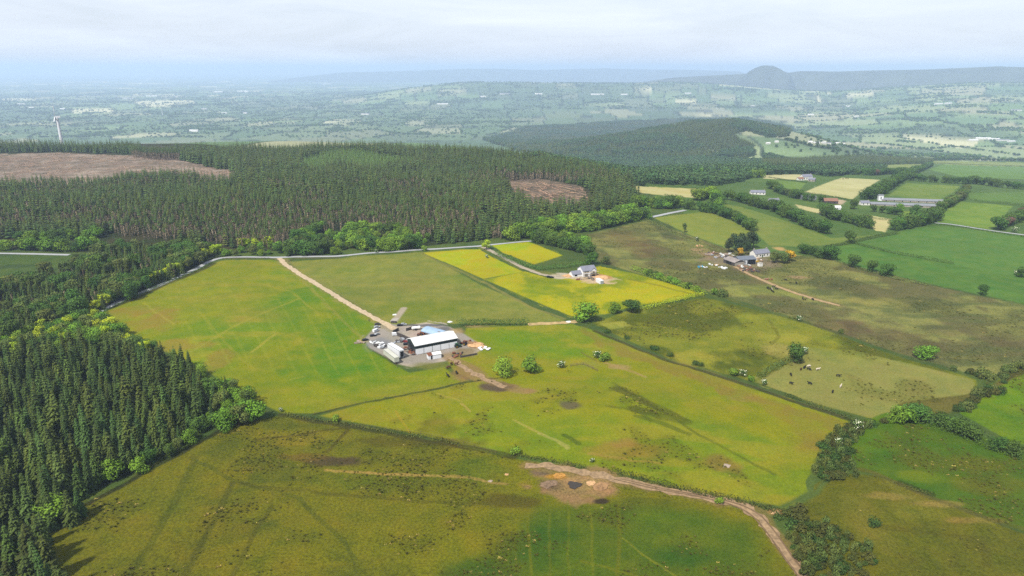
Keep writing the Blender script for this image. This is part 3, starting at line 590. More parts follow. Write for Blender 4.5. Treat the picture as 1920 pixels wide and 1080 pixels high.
def brd(nm, H, W, m, sd_, **k): kind(nm, H, [('trunk', limbs_mb(H, W, sd_), M['bark']), ('crown', crown_lobes(H, W, sd_, **k), m)])
for s in range(3): brd(f'round{s}', 10, 9.5, BRD if s != 1 else BRD2, 200 + s, low=.03, nl=13)
for s in range(2): brd(f'dark{s}', 10, 8.6, BRD2, 210 + s, low=.02, nl=13)
for s in range(2): brd(f'lime{s}', 8, 6.5, LIME, 220 + s, nl=8, low=.16, ls=.5)
brd('olive', 9, 7.2, OLV, 230, nl=8, low=.14); brd('rusty', 8, 6.5, RUS, 231, nl=8, low=.12); brd('copper', 10, 8.5, PUR, 235, low=.12)
brd('cypress', 12, 6.2, CYP, 232, nl=10, low=.05, ls=.5); brd('tall', 12, 6.4, OLV, 233, nl=9, low=.1, ls=.55)
_g = crown_lobes(4.5, 4.6, 234, nl=7, leaves=80, ls=.4, low=.1); _b = MB()
for _i, _f in enumerate(_g.f):
    if random.random() < .2: _b.add([Vector(_g.v[j]) + Vector((0, -.04, .09)) for j in _f], [(0, 1, 2, 3)], random.uniform(.75, 1.1))
kind('may', 4.5, [('trunk', limbs_mb(4.5, 4.6, 234, .15), M['bark']), ('crown', _g, BRD2), ('blossom', _b, MAY)])
def bush(nm, H, W, m, sd_, lv=70, ls=.42): kind(nm, H, [('foliage', crown_lobes(H, W, sd_, nl=6, leaves=lv, ls=ls, low=-.05), m)])
bush('gorse', 2, 3.2, GOR, 240, 60, .34); bush('shrub', 3, 4, BRD, 241); bush('greyshrub', 3, 4, OLV, 242); bush('bramble', 1.6, 3.6, HDG, 243, 60, .3)
FB = leafm('far_leaves', (56, 78, 42)); FB2 = leafm('far_light_leaves', (84, 112, 56))
bush('farround', 9, 9, FB, 244, 34, 1.25); bush('farround2', 9, 8, FB, 245, 34, 1.25); bush('farlight', 9, 9, FB2, 247, 20, 1.7)
bush('speck', 9, 10, FB, 246, 9, 2.6)
def tuft(nm, m, sd_, n, h, w):
    random.seed(sd_); mb = MB()
    for i in range(n):
        a = random.uniform(0, 6.28); r = random.uniform(0, w * .4); p = Vector((r * math.cos(a), r * math.sin(a), -.05)); b = random.uniform(0, 6.28); s = Vector((math.cos(b), math.sin(b), 0)) * w * .16
        e = p * 2.1 + Vector((0, 0, h * random.uniform(.6, 1.1))); mb.add([p - s, p + s, e], [(0, 1, 2)], random.uniform(.6, 1.3))
    kind(nm, h, [('blades', mb, m)])
tuft('rush', RSH, 250, 26, .62, .95); tuft('sedge', SED, 251, 22, .5, 1.0)

# ------------------------------------------------------------------ placing single trees
def tree(kn, x, y, h, name, label, cat, group=None, wide=1.0, parts=None):
    z = gz(x, y); D = math.hypot(math.hypot(x, y), CAM_Z - z); sc = h / KIND[kn]['H']; rz = random.uniform(0, 6.28)
    if parts is None: parts = h * FOC / D > 24 and len(KIND[kn]['parts']) > 1
    scl = (sc * wide, sc * wide, sc)
    if not parts:
        o = obj(name, kmesh(kn), None, (x, y, z), rz); o.scale = scl; return tag(o, label, cat, group)
    r = thing(name, label, cat, (x, y, z), rz, group, scl)
    for pn, me_ in kparts(kn): obj(pn, me_, r)
    return r
ROWQ = []
def row(pts, sp, kinds, h, name, label, cat, group, jit=.35, hv=.22, wide=1.0, width=0):
    """trees along a line given in the photograph"""
    p = PX(pts); seg = np.hypot(*np.diff(p, axis=0).T); s = np.concatenate([[0], np.cumsum(seg)]); sp = sp * .8; n = max(1, int(s[-1] / sp)); res = []
    for k in range(n):
        t = (k + .5 + random.uniform(-jit, jit)) * s[-1] / n; x = np.interp(t, s, p[:, 0]) + random.uniform(-1, 1) * (sp * .18 + width); y = np.interp(t, s, p[:, 1]) + random.uniform(-1, 1) * (sp * .18 + width)
        ROWQ.append((random.choice(kinds), float(x), float(y), h * random.uniform(1 - hv, 1 + hv), name, label, cat, group, wide * random.uniform(1.0, 1.35)))
    return res
def at(kn, u, v, h, name, label, cat, group=None, wide=1.0, parts=None):
    x, y, _ = P1(u, v); return tree(kn, x, y, h, name, label, cat, group, wide, parts)

# ------------------------------------------------------------------ masses nobody could count
def scatter(name, pts, sc, kinds, label, cat, vid=None, wide=None):
    """one object: a point per plant, each point drawn as one of the kinds"""
    pts = np.asarray(pts, float); n = len(pts); me_ = bpy.data.meshes.new(name); me_.vertices.add(n)
    me_.vertices.foreach_set('co', np.concatenate([pts, terrain(pts[:, 0], pts[:, 1])[:, None]], 1).astype(np.float32).ravel())
    def at_(nm, ty, v, f='value'): a_ = me_.attributes.new(nm, ty, 'POINT'); a_.data.foreach_set(f, v)
    at_('vid', 'INT', (rng.integers(0, len(kinds), n) if vid is None else np.asarray(vid)).astype(np.int32))
    s3 = np.stack([sc * (1 if wide is None else wide), sc * (1 if wide is None else wide), sc], 1); at_('sc', 'FLOAT_VECTOR', s3.astype(np.float32).ravel(), 'vector')
    rt = np.zeros((n, 3)); rt[:, 2] = rng.uniform(0, 6.28, n); rt[:, 0] = rng.normal(0, .03, n); rt[:, 1] = rng.normal(0, .03, n); at_('rot', 'FLOAT_VECTOR', rt.astype(np.float32).ravel(), 'vector')
    o = obj(name, me_); ng = bpy.data.node_groups.new(name, 'GeometryNodeTree')
    ng.interface.new_socket('Geometry', in_out='INPUT', socket_type='NodeSocketGeometry'); ng.interface.new_socket('Geometry', in_out='OUTPUT', socket_type='NodeSocketGeometry')
    gi = ng.nodes.new('NodeGroupInput'); go = ng.nodes.new('NodeGroupOutput'); jn = ng.nodes.new('GeometryNodeJoinGeometry')
    def attr(nm, ty): a_ = ng.nodes.new('GeometryNodeInputNamedAttribute'); a_.data_type = ty; a_.inputs[0].default_value = nm; return [q for q in a_.outputs if q.enabled and q.name == 'Attribute'][0]
    vi, si, ri = attr('vid', 'INT'), attr('sc', 'FLOAT_VECTOR'), attr('rot', 'FLOAT_VECTOR')
    for k, kn in enumerate(kinds):
        src = SRC.get(kn)
        if src is None: src = SRC[kn] = bpy.data.objects.new(kn, kmesh(kn))
        oi = ng.nodes.new('GeometryNodeObjectInfo'); oi.inputs['Object'].default_value = src; oi.inputs['As Instance'].default_value = False
        ip = ng.nodes.new('GeometryNodeInstanceOnPoints'); cmp_ = ng.nodes.new('FunctionNodeCompare'); cmp_.data_type = 'INT'; cmp_.operation = 'EQUAL'
        ia = [q for q in cmp_.inputs if q.enabled]; ng.links.new(vi, ia[0]); ia[1].default_value = k
        ng.links.new(cmp_.outputs[0], ip.inputs['Selection']); ng.links.new(gi.outputs[0], ip.inputs['Points']); ng.links.new(oi.outputs['Geometry'], ip.inputs['Instance'])
        ng.links.new(ri, ip.inputs['Rotation']); ng.links.new(si, ip.inputs['Scale']); ng.links.new(ip.outputs[0], jn.inputs[0])
    ng.links.new(jn.outputs[0], go.inputs[0]); md = o.modifiers.new('scatter', 'NODES'); md.node_group = ng
    return tag(o, label, cat, kind='stuff')
SRC = {}
def fill(poly, spacing, jit=.9, poly_is_world=False):
    """points over an area on a jittered grid"""
    p = poly if poly_is_world else PX(poly); x0, y0 = p.min(0); x1, y1 = p.max(0)
    X, Y = np.meshgrid(np.arange(x0, x1, spacing), np.arange(y0, y1, spacing)); X = X.ravel() + rng.uniform(-.5, .5, X.size) * spacing * jit; Y = Y.ravel() + rng.uniform(-.5, .5, Y.size) * spacing * jit
    w_ = min(9, spacing * 1.6); m = inpoly(X + w_ * 2 * (fbm(X, Y, 16, 141, 2) - .5), Y + w_ * 3 * (fbm(X, Y, 16, 142, 2) - .5), p); return np.stack([X[m], Y[m]], 1)
def inframe(p, h=14, mg=60):
    z = terrain(p[:, 0], p[:, 1]); u, v, f = proj(p[:, 0], p[:, 1], z); u2, v2, _ = proj(p[:, 0], p[:, 1], z + h)
    return (f > 1) & (u > -mg) & (u < 1920 + mg) & (v2 < 1080 + mg) & (v > -mg)

# --- bottom-left spruce plantation: the trees that show largest are single objects
plant = [(-300, 660), (60, 668), (160, 655), (300, 668), (360, 690), (405, 735), (425, 775), (385, 815), (320, 850), (240, 900), (150, 955), (110, 985), (70, 1010), (110, 1060), (140, 1120), (160, 1400), (-600, 1400)]
pp = fill(plant, 4.5, .95); pp = pp[inframe(pp, 16, 90)]; pp = pp[fbm(pp[:, 0], pp[:, 1], 9, 120, 2) > .30]
D_ = np.hypot(np.hypot(pp[:, 0], pp[:, 1]), CAM_Z); pp = pp[np.argsort(D_)]
edge = dline(pp[:, 0], pp[:, 1], PX(plant[2:13])); hh = np.clip(rng.normal(12.8, 2.2, len(pp)), 7, 17) * (.62 + .38 * sst(0, 9, edge))
for k in range(min(300, len(pp))):
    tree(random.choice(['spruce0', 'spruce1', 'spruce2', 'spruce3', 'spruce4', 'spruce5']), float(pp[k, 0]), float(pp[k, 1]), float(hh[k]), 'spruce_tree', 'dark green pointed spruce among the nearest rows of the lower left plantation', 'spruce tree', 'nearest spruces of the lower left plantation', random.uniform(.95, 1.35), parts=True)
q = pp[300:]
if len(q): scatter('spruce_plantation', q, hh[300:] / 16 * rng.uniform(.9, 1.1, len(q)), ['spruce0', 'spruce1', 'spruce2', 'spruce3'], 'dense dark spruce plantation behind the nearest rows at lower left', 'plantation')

# --- scrub wood between the upper lane and the sloping lane
mixp = [(-30, 545), (120, 520), (215, 475), (300, 470), (400, 474), (398, 484), (350, 508), (260, 548), (190, 580), (150, 600), (60, 640), (-60, 660)]
q = fill(mixp, 4.6); q = q[inframe(q)]; t_ = fbm(q[:, 0], q[:, 1], 22, 80, 2)
vid = np.where(t_ < .5, rng.integers(0, 3, len(q)), rng.integers(3, 7, len(q)))
scatter('mixed_wood', q, np.clip(rng.normal(9.5, 2, len(q)), 5, 13) / np.array([16, 18, 16, 10, 9, 10, 12])[vid], ['spruce1', 'barespruce0', 'spruce2', 'dark0', 'olive', 'dark1', 'tall'], 'mixed wood of dark conifers and scrub between the two lanes at left', 'wood', vid, np.array([1.1, 1.3, 1.1, .8, .9, .8, .9])[vid])
lowp = [(-30, 650), (40, 640), (150, 600), (185, 612), (250, 640), (320, 660), (300, 672), (160, 662), (60, 672), (-30, 680)]
q = fill(lowp, 4.4); vid = rng.integers(0, 5, len(q)); vid = np.where((vid % 4 == 0) & (rng.random(len(q)) < .6), 1, vid); scatter('thicket', q, np.clip(rng.normal(6.5, 1.4, len(q)), 3, 10) / np.array([8, 10, 10, 9, 8])[vid], ['lime0', 'round0', 'dark1', 'olive', 'lime1'], 'bright lime and green thicket above the lower left plantation', 'thicket', vid)
edgp = [(300, 662), (400, 720), (440, 745), (520, 770), (535, 778), (440, 792), (385, 822), (330, 856), (240, 905), (200, 915), (300, 850), (400, 790), (400, 740), (340, 690)]
q = fill(edgp, 4.3); vid = rng.choice([0, 1, 2, 2, 3, 4, 4], len(q)); scatter('woodland_edge', q, np.clip(rng.normal(6.0, 1.5, len(q)), 3, 9) / np.array([9, 10, 10, 12, 10])[vid], ['olive', 'dark0', 'round2', 'tall', 'round0'], 'bushy mixed woodland edge along the lower left pasture', 'woodland', vid)

# --- conifer forest on the hill
forest = [(-200, 462), (-200, 352), (60, 354), (150, 348), (240, 338), (330, 336), (430, 345), (470, 326), (330, 296), (260, 291), (420, 283), (560, 279), (740, 279), (900, 287), (1010, 300), (1100, 318), (1190, 352), (1195, 382), (1120, 402), (1000, 436), (960, 448), (905, 452), (810, 458), (780, 452), (700, 432), (560, 440), (535, 466), (430, 464), (250, 446), (140, 440)]
q = fill(forest, 4.9, 1.0); q = q[inframe(q, 18)]
jq = q + 26 * (np.stack([fbm(q[:, 0], q[:, 1], 30, 143, 2), fbm(q[:, 0], q[:, 1], 30, 144, 2)], 1) - .5)
for cl in [[(940, 340), (1010, 338), (1095, 352), (1112, 384), (1000, 392), (950, 370)]]: q = q[~inpoly(jq[:, 0], jq[:, 1], PX(cl))]
r_ = np.hypot(q[:, 0], q[:, 1]); u_, v_, _ = proj(q[:, 0], q[:, 1], terrain(q[:, 0], q[:, 1])); st = fbm(q[:, 0], q[:, 1], 62, 83, 3); st2 = fbm(q[:, 0], q[:, 1], 40, 84, 2)
vid = rng.integers(0, 3, len(q))
yng = inpoly(u_, v_, [(560, 308), (600, 292), (640, 284), (690, 288), (720, 296), (790, 304), (740, 312), (690, 322), (640, 314), (580, 324)]); vid = np.where(yng, 3, vid)
bare = (st2 > .55) & (v_ > 345) & (u_ < 940) | (v_ > 388) & (v_ < 470) & (st > .46) & (u_ > 120) & (u_ < 900) | (v_ > 326) & (v_ < 343) & (u_ > 880)
vid = np.where(bare & ~yng, rng.integers(4, 6, len(q)), vid)
hq = np.clip(rng.normal(13.5, 2.4, len(q)), 7, 20) * (.55 + .9 * st); hq = np.where(yng, 9, hq)
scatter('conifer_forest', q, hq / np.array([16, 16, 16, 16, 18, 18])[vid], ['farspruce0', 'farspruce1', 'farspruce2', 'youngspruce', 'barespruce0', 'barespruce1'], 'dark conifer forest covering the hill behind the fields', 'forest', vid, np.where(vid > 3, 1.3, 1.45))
q = fill([(-220, 288), (-220, 281), (260, 280), (262, 289), (120, 285)], 5); q = q[inframe(q)]
scatter('conifer_belt', q, rng.uniform(14, 20, len(q)) / 16, ['farspruce1', 'farspruce2'], 'belt of conifers behind the brown felled slope', 'tree belt')
q = fill([(250, 292), (330, 297), (345, 301), (300, 302), (250, 298)], 3.6); 
if len(q): scatter('bare_stems', q, rng.uniform(15, 19, len(q)) / 18, ['barespruce0', 'barespruce1'], 'stand of bare pale stems at the back of the felled slope', 'trees', None, np.full(len(q), .8))

q = fill([(425, 474), (470, 462), (540, 468), (560, 446), (700, 436), (795, 458), (795, 465), (700, 471), (640, 478), (430, 480)], 6.5); q = q[inframe(q)]; vid = rng.integers(0, 4, len(q))
scatter('roadside_scrub', q, rng.uniform(3.5, 8, len(q)) / 10, ['round0', 'dark0', 'round2', 'olive'], 'green scrub and saplings between the lane and the conifer forest', 'scrub', vid)

# --- valley wood, the wooded hill, conifer belts to the right
q = fill([(985, 302), (1060, 292), (1200, 292), (1330, 296), (1440, 304), (1440, 330), (1330, 350), (1230, 346), (1190, 350), (1100, 320)], 8); q = q[inframe(q)]
vid = rng.integers(0, 5, len(q)); scatter('valley_wood', q, rng.uniform(8, 13, len(q)) / np.array([10, 10, 10, 9, 16])[vid], ['farround', 'farround2', 'farround', 'farround2', 'farspruce1'], 'mixed green wood filling the valley beyond the conifer forest', 'wood', vid)
hillp = [(905, 262), (985, 240), (1120, 232), (1250, 225), (1400, 222), (1488, 238), (1490, 246), (1400, 262), (1420, 285), (1400, 298), (1240, 296), (1060, 296), (985, 290)]
q = np.concatenate([fill(hillp, 8.6)] + [fill(np.array([[hx + ax * 1.3 * math.cos(a), hy + ay * 1.2 * math.sin(a)] for a in np.linspace(0, 6.2832, 40)[:-1]]), 8.6, .9, True) for hx, hy, ax, ay, h in HILL[:1]])
u_, v_, _ = proj(q[:, 0], q[:, 1], terrain(q[:, 0], q[:, 1])); q = q[inframe(q) & (v_ < 300)]; u_, v_, _ = proj(q[:, 0], q[:, 1], terrain(q[:, 0], q[:, 1]))
k_ = ~inpoly(u_ + 14 * (fbm(q[:, 0], q[:, 1], 60, 130, 2) - .5), v_, [(1374, 254), (1400, 245), (1436, 258), (1470, 258), (1500, 236), (1700, 222), (1700, 302), (1446, 300), (1425, 292), (1408, 286), (1414, 274), (1388, 264)]); q, u_, v_ = q[k_], u_[k_], v_[k_]
hs_ = fbm(q[:, 0], q[:, 1], 200, 88, 2); vid = np.where(fbm(q[:, 0], q[:, 1], 90, 89, 3) > .56, 2, rng.integers(0, 2, len(q)))
scatter('hill_forest', q, rng.uniform(13, 18, len(q)) / np.array([16, 16, 9])[vid] * 1.05, ['farspruce0', 'farspruce1', 'farround'], 'dark forest over the rounded hill in the middle distance', 'forest', vid, np.where(vid == 2, .62, 1.7))
q = fill([(1428, 306), (1520, 300), (1700, 302), (1748, 303), (1740, 308), (1600, 312), (1428, 314)], 5.5); scatter('dark_conifer_belt', q, rng.uniform(12, 18, len(q)) / 16, ['farspruce0', 'farspruce2'], 'long dark conifer belt below the white village at right', 'tree belt', None, np.full(len(q), 1.25))
q = fill([(1436, 322), (1560, 318), (1655, 316), (1655, 322), (1560, 332), (1520, 326), (1436, 328)], 7); vid = rng.integers(0, 2, len(q)); scatter('broadleaf_belt', q, rng.uniform(9, 13, len(q)) / 9, ['farround', 'farround2'], 'broadleaf belt in front of the dark conifers at right', 'tree belt', vid)

# --- hedgerow trees, copses and specks over the far country
n = 760000; a_ = rng.uniform(-R(40), R(40), n); rr_ = 1500 + 11500 * rng.random(n) ** 1.35; fx, fy = rr_ * np.sin(a_), rr_ * np.cos(a_)
fi, fe = cells(fx, fy, 270, 470, 61); wl_ = fbm(fx, fy, 1300, 62, 3) - .05 * sst(8, 22, np.degrees(a_)); cop = fbm(fx, fy, 260, 90, 2)
u_, v_, _ = proj(fx, fy, terrain(fx, fy))
keep = ((fe < 4.5) & (rng.random(n) < .55)) | ((cop > .69) & (rng.random(n) < .32)) | ((wl_ > .54) & (rng.random(n) < .018))
keep &= (v_ < 300) & (u_ > -30) & (u_ < 1950) & ~((u_ > 1000) & (u_ < 1490) & (v_ > 205) & (v_ < 300) & ~((u_ > 1430) & (v_ > 262))) & ~((u_ < 1000) & (v_ > 258))
fx, fy, rr_ = fx[keep], fy[keep], rr_[keep]; print('far trees', len(fx))
scatter('far_trees', np.stack([fx, fy], 1), rng.uniform(5, 11, len(fx)) / 9 * (1 + .25 * sst(4000, 9000, rr_)), ['speck', 'farround', 'farlight'] , 'hedges and copses dotted over the hazy plain', 'trees', np.where(rr_ < 2600, 1, np.where(rng.random(len(fx)) < .35, 2, 0)), np.full(len(fx), 1.2))

# --- rushes, gorse thickets, sedge
def patchy(poly, spacing, sc, lo, hi, seed, jit=1.0):
    q_ = fill(poly, spacing, jit); f_ = fbm(q_[:, 0], q_[:, 1], sc, seed, 3); return q_[rng.random(len(q_)) < sst(lo, hi, f_)]
q = np.concatenate([patchy(*a_[:6]) for a_ in RUSH])
q = np.concatenate([q, fill([(1160, 728), (1220, 758), (1288, 792), (1240, 784), (1190, 767)], 1.5), fill([(760, 822), (860, 830), (950, 858), (860, 850), (760, 838)], 1.9)])
q = q[~inpoly(q[:, 0], q[:, 1], PX([(985, 868), (1100, 880), (1170, 898), (1170, 948), (1000, 938)]))]; q = q[inframe(q, 1, 40)]; print('rushes', len(q)); vid = (rng.random(len(q)) < .10).astype(int)
scatter('rushes', q, rng.uniform(.28, .8, len(q)) * (.7 + .9 * rng.random(len(q)) ** 3), ['rush', 'sedge'], 'dark tufts of rushes and sedge over the rough pastures', 'rushes', vid, rng.uniform(.8, 1.5, len(q)))
q = np.concatenate([fill([(1522, 905), (1525, 870), (1545, 838), (1580, 810), (1615, 796), (1640, 800), (1600, 830), (1590, 870), (1612, 895), (1605, 908), (1560, 905)], 2.2), fill([(1478, 1010), (1490, 985), (1520, 990), (1560, 1000), (1620, 1020), (1660, 1055), (1600, 1065), (1620, 1090), (1530, 1090)], 2.3), fill([(1462, 945), (1480, 950), (1520, 960), (1520, 985), (1482, 985), (1460, 968)], 2.8), patchy([(1610, 985), (1680, 985), (1690, 1000), (1620, 1005)], 2.6, 8, .4, .6, 110)])
vid = rng.integers(0, 3, len(q)); scatter('gorse_thicket', q, rng.uniform(.6, 1.4, len(q)), ['gorse', 'bramble', 'greyshrub'], 'dense dark gorse thicket beside the dirt track at lower right', 'gorse', vid, np.where(vid == 2, .5, 1.0))
q = np.concatenate([fill([(1640, 796), (1690, 770), (1720, 780), (1690, 790)], 2.4), fill([(1770, 770), (1850, 728), (1900, 700), (1930, 672), (1930, 690), (1870, 735), (1790, 778)], 2.4), fill([(1780, 690), (1850, 700), (1862, 712), (1800, 696)], 2.2)])
scatter('scrub_bank', q, rng.uniform(.7, 1.3, len(q)), ['gorse', 'greyshrub', 'bramble'], 'brown and grey scrub on the bank behind the cattle field', 'scrub')
# felled slope: brash and stumps; clearing: fallen stems
q = np.concatenate([fill([(-60, 292), (120, 287), (230, 291), (330, 297), (470, 322), (430, 350), (240, 350), (-60, 343)], 4.0)]); q = q[rng.random(len(q)) < .6 * sst(.42, .6, fbm(q[:, 0] * .3 + q[:, 1] * .5, q[:, 1] * .5 - q[:, 0], 12, 97, 3))]
def brash():
    random.seed(77); mb = MB()
    for i in range(16):
        a = random.uniform(0, 6.28); p = Vector((random.uniform(-1.6, 1.6), random.uniform(-1.6, 1.6), random.uniform(.05, .4))); d = Vector((math.cos(a), math.sin(a), random.uniform(-.1, .3))) * random.uniform(.6, 1.8)
        mb.tube(p - d, p + d, .07, .04, 3)
    return mb
kind('brash', 1, [('sticks', brash(), mat('brash_wood', alb(206, 176, 148), .95, rnd=.35, hue=.01))])
scatter('brash', q, rng.uniform(.7, 1.5, len(q)), ['brash'], 'rows of pale brash over the brown felled slope', 'brash')
lg = []
for k in range(3): lg.append(MB().tube((0, -6.5, .25), (0, 6.5, .45), .26, .09, 6).tube((0, -6.5, .25), (0, -6.9, .25), .55, .5, 7).mesh('log', M['log']))
for poly, n, ang, lab, grp in [([(945, 345), (1010, 342), (1092, 354), (1100, 378), (1000, 386), (955, 368)], 130, .9, 'bleached fallen trunk in the clearing within the hill forest', 'fallen trunks in the forest clearing'), ([(-10, 522), (28, 522), (34, 552), (-10, 562)], 30, .5, 'bleached fallen trunk in the small clearing at the left edge', 'fallen trunks at the left edge')]:
    q = fill(poly, 3.2); rng.shuffle(q)
    for x, y in q[:n]:
        o = obj('fallen_trunk', random.choice(lg), None, (x, y, gz(x, y) + random.uniform(0, .9))); o.rotation_euler = (random.uniform(-.08, .14), 0, ang + random.gauss(0, .45)); o.scale = (1.5, random.uniform(.6, 1.15), 1.5); tag(o, lab, 'log', grp)

# ------------------------------------------------------------------ single trees and hedges
G3 = ['round0', 'round1', 'round2']; DK = ['dark0', 'dark1', 'round1']; LM = ['lime0', 'lime1']
def rows(specs):
    for pts, sp, kinds, h, label, group in specs: row(pts, sp, kinds, h, 'broadleaf_tree' if kinds is not LM else 'lime_green_tree', label, 'tree', group)
rows([
 ([(150, 596), (185, 578), (240, 552), (250, 546)], 3.8, LM, 6.6, 'lime green tree at the bottom end of the sloping lane', 'lime trees at the bottom of the sloping lane'),
 ([(262, 542), (300, 524), (350, 502), (356, 499)], 3.4, LM, 6.4, 'lime green tree in the row along the middle of the sloping lane', 'lime trees along the sloping lane'),
 ([(376, 486), (396, 480), (412, 474)], 5, LM, 6.5, 'lime green tree by the bend at the top of the sloping lane', 'lime trees at the lane bend'),
 ([(200, 572), (240, 540), (300, 512), (345, 490), (390, 470)], 8, DK, 7.5, 'dark green tree behind the lime trees of the sloping lane', 'trees behind the lime row'),
 ([(-10, 470), (45, 468), (100, 470), (150, 470), (185, 462)], 8, G3, 9.5, 'round green tree in the row above the upper left lane', 'trees above the upper left lane'),
 ([(30, 452), (90, 450), (140, 448), (190, 446)], 9, G3, 9, 'round green tree in the second row above the upper left lane', 'second row above the upper left lane'),
 ([(450, 462), (480, 464), (510, 460)], 6, LM, 6.5, 'flat topped yellow green tree beside the conifers above the lane', 'yellow green trees above the lane'),
 ([(545, 476), (565, 478), (590, 478), (612, 474)], 5.5, DK, 10, 'dark round tree in the clump just above the farm lane entrance', 'clump above the lane entrance'),
 ([(560, 452), (590, 440), (600, 432)], 7, G3, 9, 'round tree behind the clump above the lane entrance', 'trees behind the lane entrance clump'),
 ([(640, 458), (660, 462), (690, 470), (725, 470), (760, 468), (785, 464)], 6.5, G3, 10.5, 'tall round tree in the roadside wood left of the buttercup field', 'roadside wood left of the buttercups'),
 ([(650, 442), (690, 436), (740, 440), (770, 448)], 7.5, G3, 10, 'round tree at the back of the roadside wood below the conifers', 'back of the roadside wood'),
 ([(955, 450), (975, 447), (1010, 440), (1060, 436), (1110, 432), (1150, 422), (1170, 417), (1215, 408)], 7, G3, 10.5, 'round green tree in the roadside row running to the upper right', 'roadside row to the upper right'),
 ([(985, 434), (1060, 424), (1130, 412), (1190, 398)], 8, G3, 9.5, 'green tree between the conifer forest and the roadside row', 'trees between forest and roadside row'),
 ([(1002, 452), (1030, 460), (1060, 466), (1090, 474), (1112, 480)], 5.4, DK, 9, 'dark green tree in the broad belt behind the small yellow field', 'belt behind the small yellow field'),
 ([(1010, 446), (1060, 456), (1108, 472)], 6.2, G3, 8.5, 'green tree at the back of the belt by the small yellow field', 'back of the belt by the yellow field'),
 ([(1180, 392), (1210, 388), (1240, 392), (1276, 388)], 7.5, G3, 11.5, 'green tree in the clump below the tan strip field', 'clump below the tan strip field'),
 ([(1284, 392), (1310, 394), (1345, 402), (1380, 415), (1410, 434)], 6.2, DK, 8.5, 'dark tree in the dense hedgerow left of the long green field', 'dense hedgerow left of the long field'),
 ([(1305, 376), (1330, 370), (1352, 384)], 9, G3, 11, 'round tree in the copse behind the dense hedgerow', 'copse behind the dense hedgerow'),
 ([(1362, 374), (1400, 382), (1440, 394)], 7.5, DK, 9, 'dark tree in the hedgerow above the long green field', 'hedgerow above the long green field'),
 ([(1310, 330), (1350, 332), (1400, 334), (1430, 332)], 10, G3, 11, 'round tree in the line left of the tan fields', 'line left of the tan fields'),
 ([(1445, 390), (1476, 410), (1510, 424), (1548, 440)], 8, DK, 10.5, 'dark tree in the long hedgerow between two olive fields', 'hedgerow between two olive fields'),
 ([(1545, 402), (1562, 412), (1600, 420), (1634, 430)], 8.5, DK, 10.5, 'dark tree in the hedgerow left of the small tan field', 'hedgerow left of the small tan field'),
 ([(1672, 432), (1700, 428), (1730, 420), (1758, 412)], 8, DK, 11, 'dark rounded tree in the clump at the corner of the big green field', 'clump at the corner of the big green field'),
 ([(1625, 374), (1650, 364), (1675, 348), (1694, 336), (1715, 324), (1744, 312)], 9, DK, 11.5, 'dark tree in the diagonal hedgerow beside the large tan field', 'diagonal hedgerow beside the large tan field'),
 ([(1700, 338), (1750, 342), (1800, 345), (1830, 345), (1880, 352), (1930, 356)], 9.5, DK, 11, 'dark tree in the thick hedgerow across the upper right fields', 'thick hedgerow across the upper right'),
 ([(1575, 326), (1610, 328), (1630, 329), (1660, 327), (1695, 326)], 10, DK, 11, 'tree in the gappy line behind the large tan field', 'gappy line behind the large tan field'),
 ([(1762, 396), (1785, 384), (1800, 376), (1812, 358)], 8.5, ['olive', 'dark0'], 8.5, 'greyish tree in the hedgerow beyond the long sheds', 'hedgerow beyond the long sheds'),
 ([(1632, 396), (1660, 400), (1690, 404)], 8, DK, 7.5, 'low tree in front of the long sheds', 'low trees in front of the long sheds'),
 ([(1868, 432), (1888, 424), (1905, 416), (1925, 406)], 8, ['dark0', 'dark1', 'copper'], 10, 'large tree in the clump at the right edge', 'clump at the right edge'),
 ([(1750, 301), (1800, 301), (1860, 302), (1925, 303)], 14, DK, 13, 'dark tree in the skyline row at far right', 'skyline row at far right'),
 ([(1330, 386), (1352, 392)], 8, G3, 9, 'round tree beside the road junction near the copse', 'trees by the road junction'),
 ([(1440, 352), (1470, 366), (1500, 374), (1540, 380)], 10, ['dark0', 'olive', 'round1'], 9.5, 'tree round the small farm between the tan fields', 'trees round the small farm'),
 ([(1700, 786), (1735, 790), (1770, 802), (1805, 816), (1845, 834)], 5, DK, 6.5, 'dark bushy tree in the thick hedgerow sloping right below the cattle field', 'thick hedgerow below the cattle field'),
 ([(1856, 840), (1885, 848), (1915, 860)], 5, DK, 5, 'dark bushy tree at the right end of the hedgerow below the cattle field', 'right end of the hedgerow below the cattle field'),
 ([(545, 452), (600, 456), (640, 450)], 7, DK, 8, 'dark tree between the bare conifers and the lane clump', 'trees behind the lane clump'),
 ([(1200, 512), (1250, 527), (1312, 548)], 6, G3, 4.5, 'small round tree in the hedge along the top of the buttercup field', 'trees in the top buttercup hedge'),
 ([(1502, 476), (1522, 478), (1545, 484), (1566, 490)], 6.4, DK, 9, 'dark tree at the left end of the moor hedgerow', 'left end of the moor hedgerow')])
at('dark0', 1600, 502, 9, 'broadleaf_tree', 'single round tree in the moor hedgerow, leftmost of three apart', 'tree'); at('dark1', 1634, 510, 8.5, 'broadleaf_tree', 'single round tree in the moor hedgerow, middle of three apart', 'tree'); at('round1', 1663, 518, 9, 'broadleaf_tree', 'single round tree in the moor hedgerow, rightmost of three apart', 'tree')
at('dark1', 1592, 456, 10, 'broadleaf_tree', 'lone dark tree at the junction of hedges by the green field', 'tree'); at('round0', 1687, 398, 9, 'broadleaf_tree', 'left round tree standing before the long grey sheds', 'tree'); at('round1', 1715, 402, 10, 'broadleaf_tree', 'right round tree standing before the long grey sheds', 'tree')
at('dark0', 1600, 392, 10, 'broadleaf_tree', 'tall dark tree between the small farm and the long sheds', 'tree'); at('copper', 1643, 329, 11, 'copper_tree', 'copper purple tree behind the large tan field', 'tree')
